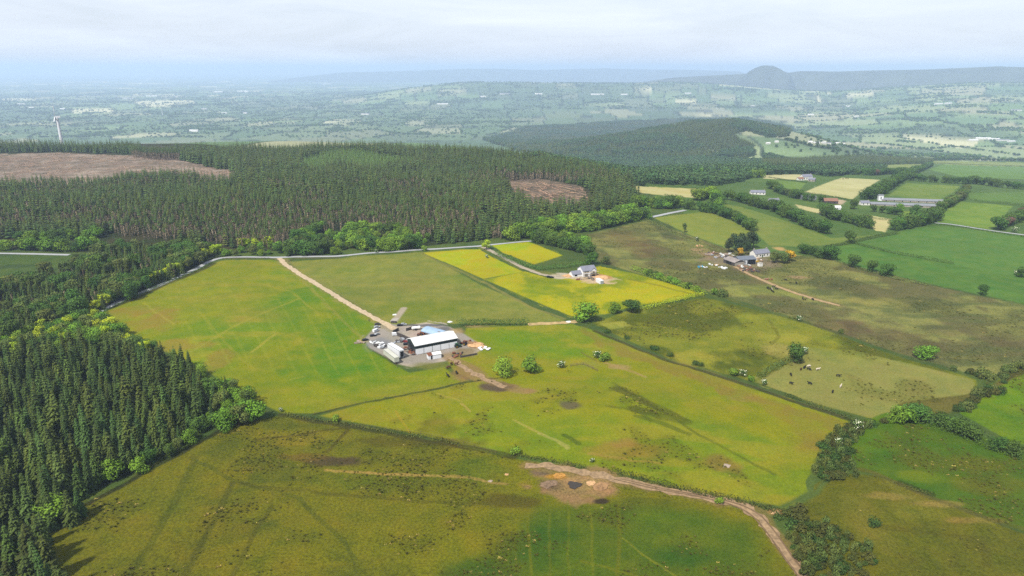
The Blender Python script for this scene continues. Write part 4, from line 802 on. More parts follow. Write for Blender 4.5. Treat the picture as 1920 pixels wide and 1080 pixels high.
at('round0', 944, 704, 8.2, 'broadleaf_tree', 'left of the two dark bushy trees below the barn track', 'tree', wide=1.1); at('round2', 994, 697, 8.0, 'broadleaf_tree', 'right of the two dark bushy trees below the barn track', 'tree', wide=1.1)
at('round0', 1098, 602, 11.0, 'broadleaf_tree', 'large round tree at the corner of the buttercup field', 'tree', wide=1.25); at('round2', 1152, 588, 7, 'broadleaf_tree', 'smaller round tree right of the large corner tree', 'tree'); at('dark1', 1185, 586, 7.5, 'broadleaf_tree', 'wide dark tree at the start of the buttercup hedge', 'tree', wide=1.5)
at('dark0', 1490, 681, 9.5, 'broadleaf_tree', 'dark oval tree standing in the rushy pasture by the cattle', 'tree', wide=.95); at('round0', 1735, 672, 6.6, 'broadleaf_tree', 'bright round bush tree alone on the brown moor', 'tree', wide=1.5)
at('round0', 108, 975, 8, 'broadleaf_tree', 'bright green round tree at the plantation corner, lower left', 'tree', wide=1.35)
at('lime0', 912, 468, 8, 'lime_green_tree', 'lone yellow green tree at the driveway mouth on the lane', 'tree'); at('shrub', 796, 470, 4, 'shrub', 'small green shrub on the lane verge by the buttercups', 'shrub')
at('tall', 1283, 436, 9, 'broadleaf_tree', 'narrow upright tree on the moor edge beside the olive field', 'tree', wide=.8); at('dark1', 1842, 553, 6.5, 'broadleaf_tree', 'hazy solitary tree at the lower edge of the green field', 'tree'); at('dark0', 1914, 520, 7, 'broadleaf_tree', 'tree cut by the right edge in the green field', 'tree')
at('olive', 1136, 496, 6, 'broadleaf_tree', 'greyish tree behind the unfinished house', 'tree', wide=1.2); at('round1', 1110, 496, 9, 'broadleaf_tree', 'round tree just left behind the unfinished house', 'tree')
for u, v, h in [(1366, 474, 12), (1378, 470, 14), (1390, 472, 15), (1402, 468, 15), (1412, 466, 14), (1384, 480, 11), (1400, 478, 11)]: at('cypress', u, v, h, 'cypress_tree', 'blackish cypress in the tall dark clump behind the moor farm', 'tree', 'dark clump behind the moor farm', 1.15)
at('rusty', 1388, 482, 7, 'broadleaf_tree', 'small brownish tree in front of the dark cypress clump', 'tree', wide=.8)
for u, v, k, lab in [(1453, 492, 'olive', 'brown green round tree beside the white farmhouse on the moor'), (1470, 494, 'olive', 'round olive tree between two others right of the moor farm'), (1480, 490, 'rusty', 'orange tinted round tree, rightmost by the moor farm')]: at(k, u, v, 8, 'broadleaf_tree', lab, 'tree', wide=1.15)
for u, v, k, h, lab in [(1120, 672, 'may', 3.6, 'white blossoming hawthorn on the knoll below the barn'), (1133, 677, 'shrub', 4.2, 'green bush beside the blossoming hawthorn on the knoll'), (1052, 690, 'may', 3.4, 'pale half dead bush by the fence below the barn'), (1606, 808, 'may', 4.2, 'bright white hawthorn at the top of the gorse thicket'), (1572, 834, 'may', 2.6, 'small white hawthorn inside the gorse thicket'), (1498, 602, 'may', 3.0, 'pale rounded bush at the moor boundary corner'), (1576, 624, 'greyshrub', 2.4, 'grey bush on the moor boundary'), (527, 772, 'may', 1.8, 'tiny white bush at the tip of the woodland edge'), (1507, 664, 'may', 3.6, 'white hawthorn beside the dark oval tree'), (1352, 556, 'greyshrub', 4.6, 'dark bush on the rushy pasture boundary'), (1340, 552, 'shrub', 4.0, 'bright bush at the boundary below the buttercup hedge'), (913, 484, 'may', 2.6, 'white blossom bush by the driveway hedge'), (1307, 452, 'may', 3.4, 'white bush on the moor edge behind the farm'), (1375, 704, 'shrub', 3.6, 'green bush in the pasture boundary below the dark oval tree'), (1393, 706, 'may', 3.2, 'blossoming bush in the pasture boundary'), (1408, 714, 'shrub', 2.4, 'small bush right of the blossoming boundary bush'), (1433, 722, 'may', 2.6, 'pale bush on the boundary beside the brown strip'), (1905, 516, 'may', 3, 'white bush at the right edge of the green field'), (1902, 436, 'may', 5, 'broad white hawthorn beside the road at the right edge'), (630, 790, 'shrub', 2.6, 'small green shrub on the old boundary bank'), (966, 852, 'shrub', 3.0, 'small upright shrub at the start of the track gorse'), (1110, 867, 'may', 1.6, 'tiny white bush above the dirt track'), (706, 474, 'may', 2.4, 'tiny white bush on the lane verge'), (1348, 944, 'shrub', 2.2, 'small shrub on the track gorse')]:
    at(k, u, v, h, 'hawthorn' if k == 'may' else 'shrub', lab, 'bush')
for u, v in [(1140, 624), (1176, 636), (1224, 655), (1230, 656), (1256, 668), (1303, 684), (1312, 686)]: at('bramble', u, v, 1.8, 'shrub', 'dark little bush in the boundary row below the rushy pasture', 'bush', 'little bushes along the pasture boundary')
for k, (u, v, h) in enumerate([(1682, 792, 7.5), (1700, 790, 6)]): at(['round2', 'shrub'][k], u, v, h, 'broadleaf_tree' if k == 0 else 'shrub', ['tall leafy tree at the left end of the cattle field hedge', 'bush under the tall tree of the cattle field hedge'][k], 'tree' if k == 0 else 'bush')

def screen_h(q_):
    z = gz(q_[1], q_[2]); u, v, f = proj(q_[1], q_[2], z); return float(q_[3] * FOC / f) if f > 0 and -20 < u < 1940 else -1
ROWQ.sort(key=screen_h, reverse=True)
for q_ in ROWQ[:262]: tree(*q_)
ROWQ = ROWQ[262:]; kn_ = sorted({q_[0] for q_ in ROWQ})
scatter('hedgerow_trees', np.array([q_[1:3] for q_ in ROWQ]), np.array([q_[3] / KIND[q_[0]]['H'] for q_ in ROWQ]), kn_, 'smaller far hedgerow trees dotting the upper right farmland', 'trees', [kn_.index(q_[0]) for q_ in ROWQ], np.array([q_[8] for q_ in ROWQ]))

def hedge(pts, h, w, m, name, label, dens=9, ls=.42, cat='hedge', gap=.0):
    """one hedge: leaf clumps heaped along a line"""
    p = PX(pts); seg = np.hypot(*np.diff(p, axis=0).T); s = np.concatenate([[0], np.cumsum(seg)]); tot = s[-1]; mb = MB(); ls = max(ls, tot / 900); n = min(int(tot * dens * h), 9000)
    o0 = Vector((p[0, 0], p[0, 1], gz(*p[0])))
    ts = rng.uniform(0, tot, n); hx = np.interp(ts, s, p[:, 0]); hy = np.interp(ts, s, p[:, 1]); hv = .55 + .9 * fbm(ts, ts * 0, 5, int(abs(p[0, 0])) % 97, 3); gp = fbm(ts, ts * 0 + 40, 12, 7, 2); tz = terrain(hx, hy)
    for k in range(n):
        if gp[k] < gap: continue
        a = random.uniform(0, 6.28); r = w * .5 * math.sqrt(random.random()) * hv[k]; zz = h * hv[k] * random.random() ** .6 * (1 - .4 * (r / (w * .5)) ** 2)
        c = Vector((hx[k] + r * math.cos(a), hy[k] + r * math.sin(a), tz[k] + zz)) - o0
        quad(mb, c, (Vector((math.cos(a), math.sin(a), .8)) + rdir() * .6).normalized(), rdir(), ls * random.uniform(.4, .8), ls * random.uniform(.35, .7), random.uniform(.7, 1.3) * (.8 + .3 * hv[k]))
    return tag(obj(name, mb.mesh(name, m, True), None, o0), label, cat)
hedge([(1185, 505), (1220, 518), (1270, 535), (1318, 550)], 3.6, 5, BRD, 'hedge', 'thick green hedge along the top of the buttercup field')
hedge([(1190, 584), (1230, 574), (1280, 562), (1322, 552)], 3.0, 4, LIME, 'hedge', 'yellow green hedge along the bottom of the buttercup field')
hedge([(930, 478), (975, 496), (1010, 506), (1060, 502), (1105, 494)], 3.4, 4.5, BRD2, 'hedge', 'dark hedge between the driveway and the small yellow field')
hedge([(858, 611), (900, 609), (950, 609), (988, 609)], 4.4, 4.2, HDG, 'hedge', 'greyish hedge across the field right of the barn')
hedge([(960, 852), (1000, 860), (1050, 868), (1095, 878)], 1.6, 2.2, GOR, 'hedge', 'dark gorse strip above the soil heaps')
hedge([(1145, 884), (1200, 898), (1260, 914), (1320, 928), (1380, 938), (1440, 955), (1462, 962)], 2.0, 3.0, GOR, 'hedge', 'long dark gorse hedge along the upper side of the dirt track')
hedge([(1425, 708), (1445, 694), (1470, 682), (1490, 676)], 3.0, 4.4, OLV, 'hedge', 'grey green hedge running down from the dark oval tree')
hedge([(1470, 740), (1520, 758), (1570, 776), (1610, 790), (1650, 796)], 1.3, 2.6, GOR, 'hedge', 'low brown hedge along the bottom of the cattle field', gap=.3)
hedge([(1700, 786), (1730, 790), (1760, 800), (1800, 815), (1840, 832)], 5.6, 7, HDG, 'hedge', 'tall dark hedge sloping down to the right below the cattle field')
hedge([(1850, 840), (1880, 848), (1915, 862)], 3.6, 5, HDG, 'hedge', 'lower end of the tall dark hedge at the right edge')
hedge([(1600, 456), (1624, 463), (1660, 472), (1720, 483), (1786, 495)], 2.2, 3, HDG, 'hedge', 'trimmed hedge ending in the middle of the green field')
hedge([(1530, 474), (1562, 462), (1592, 457), (1640, 446), (1684, 438)], 2.6, 3.5, HDG, 'hedge', 'hedge along the lane at the corner of the green field')
hedge([(1672, 522), (1690, 526), (1715, 531), (1740, 536)], 2.2, 3, OLV, 'hedge', 'pale greyish hedge at the end of the moor hedgerow')
hedge([(1566, 490), (1600, 502), (1634, 511), (1672, 521)], 1.6, 3, HDG, 'hedge', 'low dark hedge linking the three single trees')
hedge([(530, 776), (560, 782), (640, 795), (720, 808), (800, 820), (860, 834)], 1.2, 2.4, GOR, 'hedge', 'broken dark bank of bushes between the two lower pastures', gap=.45)
hedge([(172, 596), (225, 570), (262, 553), (330, 524), (398, 493)], 1.3, 1.8, HDG, 'hedge', 'dark roadside hedge along the field side of the sloping lane')
hedge([(1752, 422), (1800, 426), (1850, 434), (1930, 446)], 1.4, 2.2, HDG, 'hedge', 'roadside hedge along the top of the big green field')
hedge([(1820, 376), (1850, 380), (1885, 382), (1925, 388)], 3, 5, BRD2, 'hedge', 'dark hedge above the right hand meadow')
hedge([(1510, 362), (1540, 366), (1575, 372), (1592, 376)], 1.8, 3, HDG, 'hedge', 'hedge along the front of the large tan field')
hedge([(1440, 333), (1480, 339), (1512, 343)], 1.8, 3, HDG, 'hedge', 'hedge between the left tan field and the green field')
hedge([(1752, 306), (1800, 308), (1860, 310), (1925, 312)], 2.4, 4, HDG, 'hedge', 'long dark hedge below the skyline row at far right')
hedge([(1205, 410), (1240, 424), (1280, 446), (1320, 462), (1350, 470)], 1.8, 9, OLV, 'hedge', 'ragged scrub strip between the moor and the olive field', gap=.2)
hedge([(1620, 408), (1650, 412), (1680, 414)], 2, 3.4, HDG, 'hedge', 'hedge above the small tan field')
hedge([(1182, 347), (1230, 348), (1312, 354)], 2, 3.4, HDG, 'hedge', 'dark hedge along the back of the tan strip field')
hedge([(1690, 908), (1715, 918), (1750, 928)], 1.0, 2.4, GOR, 'hedge', 'short dark ditch bank across the lower right pastures', gap=.2)
hedge([(690, 600), (694, 602)], .8, 1.2, HDG, 'hedge', 'short clump of weeds beside the driveway')
# ------------------------------------------------------------------ buildings, vehicles, animals
def W(name, c, rough=.6, var=.06, sc=.6, **k): M[name] = mat(name, alb(*c) * (1.38 if min(c) > 200 else 1.15), rough, var, sc, **k); return M[name]
W('white_sheet', (232, 232, 228), .55); W('white_panel', (236, 238, 240), .55); W('green_clad', (44, 62, 58), .6); W('blue_sheet', (168, 196, 222), .5); W('grey_sheet', (150, 154, 160), .6, .12); W('dark_void', (28, 30, 34), .9); W('slate', (140, 142, 156), .7, .12)
W('render_white', (232, 230, 222), .85); W('block', (240, 240, 240), .9, .1, 1.5); W('conc', (186, 178, 164), .9, .12); W('darkwall', (84, 78, 74), .9, .2, 1); W('glass', (40, 48, 58), .15, 0); W('rooflight', (206, 218, 222), .4)
W('steel', (150, 152, 156), .4, .05, 1, metal=.6); W('tyre', (30, 30, 32), .85); W('black_paint', (30, 32, 36), .3); W('white_paint', (230, 232, 234), .3); W('green_paint', (40, 88, 44), .4); W('yellow_paint', (206, 168, 40), .4); W('orange_paint', (206, 112, 40), .4); W('red_paint', (134, 48, 40), .45); W('blue_paint', (60, 130, 190), .45); W('silver_paint', (172, 176, 180), .3); W('rust', (132, 84, 60), .9, .25, 1)
W('timber', (166, 138, 104), .85, .15, 2); W('scaffold_board', (198, 176, 138), .8); W('brownhide', (96, 58, 38), .8); W('blackhide', (30, 27, 26), .8); W('creamhide', (222, 208, 184), .8); W('plastic_wrap', (226, 228, 224), .4); W('roof_red', (150, 112, 92), .85, .1); W('soil', (160, 124, 84), .95, .3, .8); W('sand', (214, 172, 124), .95, .2, .8); W('blue_tarp', (70, 160, 196), .5); W('rubble', (176, 158, 142), .9, .25, 1); W('post', (120, 100, 78), .9)
def sheeted(m, step, amt):
    t = m.node_tree; b = t.nodes['Principled BSDF']; src = b.inputs['Base Color'].links[0].from_socket; tc = t.nodes.new('ShaderNodeTexCoord'); w = t.nodes.new('ShaderNodeTexWave'); w.inputs['Scale'].default_value = 6.2832 / step / 20; w.bands_direction = 'X'; w.inputs['Distortion'].default_value = .3
    mp_ = t.nodes.new('ShaderNodeMapping'); mp_.inputs['Scale'].default_value = (2.2, .12, .12); n = t.nodes.new('ShaderNodeTexNoise'); n.inputs['Scale'].default_value = 1.2; n.inputs['Detail'].default_value = 6
    t.links.new(tc.outputs['Object'], w.inputs['Vector']); t.links.new(tc.outputs['Object'], mp_.inputs[0]); t.links.new(mp_.outputs[0], n.inputs['Vector'])
    a_ = t.nodes.new('ShaderNodeMath'); a_.operation = 'MULTIPLY'; t.links.new(w.outputs['Fac'], a_.inputs[0]); a_.inputs[1].default_value = .35; s_ = t.nodes.new('ShaderNodeMath'); s_.operation = 'ADD'; t.links.new(a_.outputs[0], s_.inputs[0]); t.links.new(n.outputs[0], s_.inputs[1])
    r = t.nodes.new('ShaderNodeMapRange'); r.inputs[1].default_value = .35; r.inputs[2].default_value = 1.0; r.inputs[3].default_value = 1 - amt; r.inputs[4].default_value = 1.04; t.links.new(s_.outputs[0], r.inputs[0])
    h = t.nodes.new('ShaderNodeHueSaturation'); t.links.new(src, h.inputs['Color']); t.links.new(r.outputs[0], h.inputs['Value']); t.links.new(h.outputs[0], b.inputs['Base Color'])
for nm_, st_, am_ in [('white_sheet', 1.0, .22), ('blue_sheet', .9, .14), ('grey_sheet', 1.0, .25), ('green_clad', .8, .2), ('slate', .6, .2), ('conc', 2, .25)]: sheeted(M[nm_], st_, am_)
def base(pa, pb):
    """frame with its x axis along the ground from pixel pa to pixel pb"""
    a = P1(*pa); b_ = P1(*pb); rz = math.atan2(b_[1] - a[1], b_[0] - a[0]); ln = math.hypot(b_[0] - a[0], b_[1] - a[1]); return a, rz, ln
def part(name, mb, m, parent, smooth=False): return obj(name, mb.mesh(name, m, smooth=smooth), parent)
def gable(mb, x0, x1, y0, y1, ze, zr, t=.12, oh=.35):
    """two-pitch roof slab, ridge along x"""
    ym = (y0 + y1) / 2; s = (zr - ze) / (ym - y0); ya, yb = y0 - oh, y1 + oh; za = ze - oh * s
    return mb.prism([(ya, za + .02), (ym, zr + .02), (yb, za + .02), (yb, za + .02 + t), (ym, zr + .02 + t), (ya, za + .02 + t)], x0 - oh, x1 + oh)
def walls(mb, x0, x1, y0, y1, ze, zr, z0=-1.2):
    ym = (y0 + y1) / 2; return mb.prism([(y0, z0), (y1, z0), (y1, ze), (ym, zr), (y0, ze)], x0, x1)

# --- the long barn
a, rz, ln = base((779, 665.5), (857.5, 650)); WD = 10.5; HE, HR = 4.6, 6.3
bn = thing('barn', 'long barn with white roof, dark green upper walls and white lower panels', 'barn', (a[0], a[1], a[2]), rz)
part('wall', walls(MB(), 0, ln, 0, WD, HE, HR), M['green_clad'], bn)
rf = part('roof', gable(MB(), 0, ln, 0, WD, HE, HR, .14, .3), M['white_sheet'], bn)
sl = (HR - HE) / (WD / 2)
for k in range(10):
    x = ln * (k + .5) / 10; y0, y1 = 1.5, 2.5; part('skylight', MB().add([(x - .45, y0, HE + sl * y0 + .22), (x + .45, y0, HE + sl * y0 + .22), (x + .45, y1, HE + sl * y1 + .22), (x - .45, y1, HE + sl * y1 + .22), (x - .45, y0, HE + sl * y0 + .1), (x + .45, y0, HE + sl * y0 + .1), (x + .45, y1, HE + sl * y1 + .1), (x - .45, y1, HE + sl * y1 + .1)], [(0, 1, 2, 3), (0, 4, 5, 1), (1, 5, 6, 2), (2, 6, 7, 3), (3, 7, 4, 0)]), M['rooflight'], rf)
for k in range(5):
    x0 = ln * k / 5 + .12; x1 = ln * (k + 1) / 5 - .12; part('panel', MB().box(x0, x1, -.07, -.003, .05, 2.85), M['white_panel'], bn)
part('gutter', MB().box(-.3, ln + .3, -.46, -.32, HE - .2, HE - .06), M['grey_sheet'], bn)
part('door', MB().box(-.06, -.003, 2.6, 7.8, 0, 3.9), M['dark_void'], bn)
part('side_panel', MB().box(-.07, -.004, .1, 2.4, .05, 2.4).box(-.07, -.004, 8.0, WD - .1, .05, 2.4), M['darkwall'], bn)
# --- the small blue barrel-roofed shed
a, rz, ln = base((791, 632), (822, 641)); ln = 11.5
bs = thing('open_shed', 'small open sided shed with pale blue curved roof behind the barn', 'shed', a, rz)
prof = [(3.2 - 3.4 * math.cos(math.pi * k / 10), 3.1 + 1.5 * math.sin(math.pi * k / 10)) for k in range(11)]; inner = [(y + (3.2 - y) * .03, z - .09) for y, z in prof[::-1]]
part('roof', MB().prism(prof + inner, -.3, ln + .3), M['blue_sheet'], bs, False)
for k in range(5):
    for y in (.1, 6.3): part('post', MB().box(ln * k / 4 - .1, ln * k / 4 + .1, y - .1, y + .1, -1, 3.16), M['steel'], bs)
part('back_wall', MB().box(0, ln, 6.15, 6.2, -.8, 2.9), M['grey_sheet'], bs); part('vent', MB().box(ln * .78, ln * .92, 1.6, 2.6, 4.28, 4.56), M['grey_sheet'], bs)
# --- yard walls
def wall_thing(name, pa, pb, h, t, m, label, cat='wall'):
    a, rz, ln = base(pa, pb); n = max(2, int(ln / 3)); mb = MB()
    for k in range(n):
        x0, x1 = ln * k / n, ln * (k + 1) / n - .06; mb.box(x0, x1, 0, t, -1.2, h * (1 + .03 * (k % 2)))
    o = obj(name, mb.mesh(name, m), None, a, rz); return tag(o, label, cat)
wall_thing('silage_wall', (743, 629), (775, 643), 1.9, .35, M['darkwall'], 'long dark silage wall in front of the pink yard')
wall_thing('silage_wall', (762, 621), (784, 615), 1.6, .35, M['darkwall'], 'short dark wall along the back of the pink yard')
wall_thing('low_wall', (738, 625), (748, 620), 1.5, .5, M['darkwall'], 'stub of dark wall at the left corner of the yard')
wall_thing('concrete_kerb', (758, 669), (778, 665), .5, 1.2, M['conc'], 'pale concrete apron edge at the barn gable', 'kerb')
wall_thing('fence_panel', (863, 671), (895, 665), .9, .15, M['darkwall'], 'low dark fence below the bare plot right of the barn', 'fence')
wall_thing('concrete_block', (733, 605.5), (743, 606), .9, 1.0, M['darkwall'], 'dark block across the lower end of the concrete strip', 'block')
a, rz, ln = base((737, 603), (757.5, 577.5)); sp_ = MB(); sp_.box(0, ln, -1.7, 1.7, -.5, .12)
tag(obj('concrete_strip', sp_.mesh('concrete_strip', M['conc']), None, (a[0], a[1], a[2]), rz), kind='structure')
# --- white trailers
def trailer(pa, pb, L_, Wd, H_, label, m, open_end=False):
    a, rz, ln = base(pa, pb); t = thing('lorry_trailer', label, 'trailer', a, rz)
    part('body', MB().box(0, L_, 0, Wd, .75, H_), m, t); part('roof_rail', MB().box(.05, L_ - .05, -.03, .06, H_ - .1, H_ + .06).box(.05, L_ - .05, Wd - .06, Wd + .03, H_ - .1, H_ + .06), M['steel'], t)
    part('chassis', MB().box(.5, L_ - .4, .6, .75, .45, .76).box(.5, L_ - .4, Wd - .75, Wd - .6, .45, .76), M['black_paint'], t)
    for x in (L_ - 1.4, L_ - 2.6, L_ - 3.8):
        for y in (.12, Wd - .42): part('wheel', MB().tube((x, y, .48), (x, y + .3, .48), .48, .48, 12), M['tyre'], t)
    for y in (.3, Wd - .4): part('landing_leg', MB().box(2.2, 2.35, y, y + .12, -.2, .76), M['steel'], t)
    if open_end: part('open_doorway', MB().box(L_ + .003, L_ + .03, .15, Wd - .15, .85, H_ - .7), M['dark_void'], t); part('door', MB().box(L_ + .05, L_ + .1, -.05, .55, .8, H_ - .1), m, t)
    else:
        for y in (.04, Wd / 2 + .02): part('door', MB().box(L_ + .003, L_ + .05, y, y + Wd / 2 - .06, .8, H_ - .05), m, t)
    return t
trailer((727, 660), (745.5, 672.5), 11.0, 2.6, 4.3, 'taller white trailer with open dark end beside the barn gable', M['white_paint'], True)
trailer((719, 666.5), (737, 682), 12.2, 2.5, 3.1, 'lower off white trailer parked outermost at the yard corner', mat('cream_paint', alb(226, 226, 210), .5, .05, .5))
# --- small white sheds below the barn
a, rz, ln = base((804, 675), (827.5, 671)); ws = thing('field_shelter', 'white twin field shelter with one rusty roof below the barn', 'shed', a, rz)
part('wall', walls(MB(), 2.1, 6.2, 0, 3.2, 2.1, 2.9), M['white_panel'], ws); part('roof', gable(MB(), 2.1, 6.2, 0, 3.2, 2.1, 2.9, .08, .15), M['white_sheet'], ws)
part('lean_to', MB().box(0, 1.9, .2, 3, -.6, 2.0), M['white_panel'], ws); part('lean_to_roof', MB().prism([(0, 2.02), (3.2, 2.35), (3.2, 2.43), (0, 2.1)], -.15, 2.06), M['rust'], ws); part('doorway', MB().box(1.1, 1.75, .12, .197, 0, 1.7), M['dark_void'], ws)
# --- vehicles
def car(u, v, rz, label, m, van=False, cat=None, pickup=False):
    x, y, z = P1(u, v); t = thing('parked_van' if van else 'parked_car', label, cat or ('van' if van else 'car'), (x, y, z), rz, None, .74)
    if van: pr = [(-2.5, .35), (2.5, .35), (2.55, 1.0), (1.7, 1.25), (1.2, 2.15), (-2.45, 2.25), (-2.55, 1.2)]; gl = [(1.25, 1.3, 1.66, 2.0)]
    else: pr = [(-2.1, .32), (2.1, .32), (2.15, .78), (1.2, .95), (.5, 1.45), (-1.2, 1.48), (-1.95, 1.0), (-2.15, .8)]
    part('body', MB().prism(pr, -.88, .88, 'y'), m, t)
    if van: part('windscreen', MB().add([(1.72, -.75, 1.27), (1.72, .75, 1.27), (1.24, .75, 2.1), (1.24, -.75, 2.1)], [(0, 1, 2, 3)]), M['glass'], t); sw = [(.5, 1.3), (1.35, 1.3), (1.05, 1.95), (.5, 1.95)]
    else: part('windscreen', MB().add([(1.14, -.72, .99), (1.14, .72, .99), (.55, .72, 1.44), (.55, -.72, 1.44)], [(0, 1, 2, 3)]), M['glass'], t); sw = [(-1.5, .98), (.9, .98), (.4, 1.38), (-1.15, 1.4)]
    for s in (-1, 1): part('side_window', MB().add([(p, s * .885, q) for p, q in sw], [(0, 1, 2, 3)]), M['glass'], t)
    for px_ in (-1.35, 1.35):
        for s in (-1, 1): part('wheel', MB().tube((px_, s * .72, .33), (px_, s * .92, .33), .33, .33, 12), M['tyre'], t)
    for s in (-.6, .6): part('headlight', MB().box(2.06 if not van else 2.5, 2.17 if not van else 2.57, s - .18, s + .18, .62, .78), M['rooflight'], t)
    return t
car(705, 622, 1.0, 'white van in the line of vehicles at the left edge of the yard', M['white_paint'], True); car(699.5, 630.5, .5, 'black car at the lower end of the vehicle line', M['black_paint']); car(707, 614.5, .4, 'pale silver car above the white van in the line', M['silver_paint']); car(707, 628, .9, 'silver car tucked beside the white van', M['silver_paint']); car(708, 609, .3, 'dark car at the top end of the vehicle line', M['darkwall'])
car(750, 611, .15, 'black car beside the foot of the driveway', M['black_paint']); car(757, 609.5, .2, 'silver car right behind the black one by the driveway', M['silver_paint']); car(742, 629, .3, 'white van at the corner of the silage wall', M['white_paint'], True); car(754, 637, 2.3, 'light car parked against the silage wall', M['silver_paint']); car(760, 642, 2.3, 'rusty red car parked along the silage wall', M['red_paint'])
car(685, 638.5, .5, 'dark car alone at the left tip of the yard', M['black_paint']); car(768, 662, 1.9, 'rusty brown pickup at the barn gable end', M['rust']); car(715, 652, 2.4, 'grey car among scrap left of the trailers', M['silver_paint']); car(762, 646.5, .2, 'dark car by the back corner of the barn', M['black_paint'])
def tractor(u, v, rz, label, m, name='tractor'):
    x, y, z = P1(u, v); t = thing(name, label, 'tractor', (x, y, z), rz, None, .85)
    part('bonnet', MB().prism([(.2, .8), (2.3, .8), (2.35, 1.35), (.3, 1.6), (.2, 1.6)], -.4, .4, 'y'), m, t); part('cab', MB().prism([(-1.3, .9), (.25, .9), (.15, 2.5), (-1.2, 2.5)], -.75, .75, 'y'), M['glass'], t); part('cab_roof', MB().box(-1.35, .3, -.85, .85, 2.5, 2.65), m, t)
    for s in (-1, 1):
        part('rear_wheel', MB().tube((-.8, s * .62, .85), (-.8, s * 1.1, .85), .85, .85, 16), M['tyre'], t); part('front_wheel', MB().tube((1.75, s * .55, .5), (1.75, s * .9, .5), .5, .5, 12), M['tyre'], t); part('mudguard', MB().box(-1.5, -.1, min(s * .66, s * 1.05), max(s * .66, s * 1.05), 1.68, 1.76), m, t)
        part('hub', MB().tube((-.8, s * 1.1, .85), (-.8, s * 1.13, .85), .35, .35, 10), M['yellow_paint'], t)
    return t
tractor(858, 651.5, .5, 'green tractor with yellow hubs at the right end of the barn', M['green_paint']); tractor(870, 646.5, 2.6, 'dull brown tractor behind the green one', M['rust'])
tractor(796, 631, .8, 'orange loader tractor in the pink yard before the blue shed', M['orange_paint']); tractor(789, 630, 2.6, 'rusty tractor left of the orange loader', M['rust'])
x, y, z = P1(780.5, 618.5); t = thing('slurry_tanker', 'pale rounded tanker by the back wall of the yard', 'tanker', (x, y, z), .3)
part('tank', MB().tube((-2, 0, 1.2), (2, 0, 1.2), .85, .85, 14).tube((2, 0, 1.2), (2.4, 0, 1.2), .85, .4, 14).tube((-2, 0, 1.2), (-2.4, 0, 1.2), .85, .4, 14), M['plastic_wrap'], t); part('drawbar', MB().box(2.3, 3.6, -.1, .1, .5, .65), M['steel'], t)
for s in (-1, 1): part('wheel', MB().tube((-.4, s * .75, .55), (-.4, s * 1.05, .55), .55, .55, 14), M['tyre'], t)
# --- loose heaps and sheets
def heap(u, v, r, h, m, label, name='heap', cat='heap', sx=1.4, sd_=0):
    random.seed(sd_ + int(u)); x, y, z = P1(u, v); mb = MB().blob((0, 0, -.15), r * sx, r, h, 14, 6, .28)
    for k in range(5): mb.blob((random.uniform(-r, r) * sx * .7, random.uniform(-r, r) * .7, -.1), r * .45, r * .4, h * random.uniform(.4, .8), 9, 5, .3)
    return tag(obj(name, mb.mesh(name, m), None, (x, y, z), random.uniform(0, .6)), label, cat)
def sheets(u, v, n, r, mats, label, name='scrap_pile', cat='scrap', hmax=.9):
    random.seed(int(u * 3 + v)); x, y, z = P1(u, v); t = thing(name, label, cat, (x, y, z), 0)
    for m in mats:
        mb = MB()
        for k in range(max(2, n // len(mats))):
            c = Vector((random.uniform(-r, r), random.uniform(-r, r) * .8, random.uniform(.0, .35))); a_ = random.uniform(0, 3.14); l_, w_, h_ = random.uniform(.4, 1.5), random.uniform(.2, .7), random.uniform(.15, hmax); u_ = Vector((math.cos(a_), math.sin(a_), random.uniform(-.1, .2))); v_ = Vector((-u_.y, u_.x, 0)); w2 = Vector((0, 0, h_))
            p = [c - u_ * l_ - v_ * w_, c + u_ * l_ - v_ * w_, c + u_ * l_ + v_ * w_, c - u_ * l_ + v_ * w_]; mb.add(p + [q_ + w2 for q_ in p], [(3, 2, 1, 0), (4, 5, 6, 7), (0, 1, 5, 4), (1, 2, 6, 5), (2, 3, 7, 6), (3, 0, 4, 7)])
        part('scrap', mb, m, t)
    return t
sheets(705, 645, 9, 3.2, [M['white_panel'], M['plastic_wrap']], 'scatter of white boards lying on the grey yard', 'board_stack', 'boards', .3)
sheets(713, 651, 8, 2.4, [M['darkwall'], M['white_panel']], 'dark and white scrap left of the trailers'); sheets(676, 643, 8, 2.0, [M['rubble'], M['timber']], 'pale rubble at the left tip of the yard'); sheets(764, 656, 14, 3.6, [M['rust'], M['darkwall'], M['rubble']], 'jumble of rusty machinery by the barn gable'); sheets(752, 640, 10, 3.0, [M['silver_paint'], M['darkwall']], 'bins and scrap along the silage wall')
sheets(773, 664.5, 8, 1.8, [M['rust'], M['darkwall']], 'brown scrap right at the barn corner'); sheets(862, 666, 10, 3.4, [M['darkwall'], M['rust']], 'dark clutter in the bare plot below the tractors'); sheets(908, 653, 7, 2.2, [M['white_panel'], M['plastic_wrap']], 'white bags on the grass right of the soil heap', 'white_bags', 'bags', .5); sheets(877, 643.5, 8, 2, [M['rust'], M['soil']], 'rusty brown implement beside the soil heap')
heap(893, 648, 3.0, 1.1, M['sand'], 'low sandy soil heap right of the barn'); heap(886, 645, 2.0, 1.2, M['soil'], 'brown soil heap between tractor and sandy heap'); heap(843, 604, 1.0, .7, M['plastic_wrap'], 'white trough on the grass above the blue shed', 'trough', 'trough'); heap(740, 590.5, .9, .6, M['plastic_wrap'], 'white bag beside the concrete strip', 'bag', 'bag'); heap(1066, 604, 1.1, .8, M['plastic_wrap'], 'white object at the end of the pale field track', 'bale', 'bale')
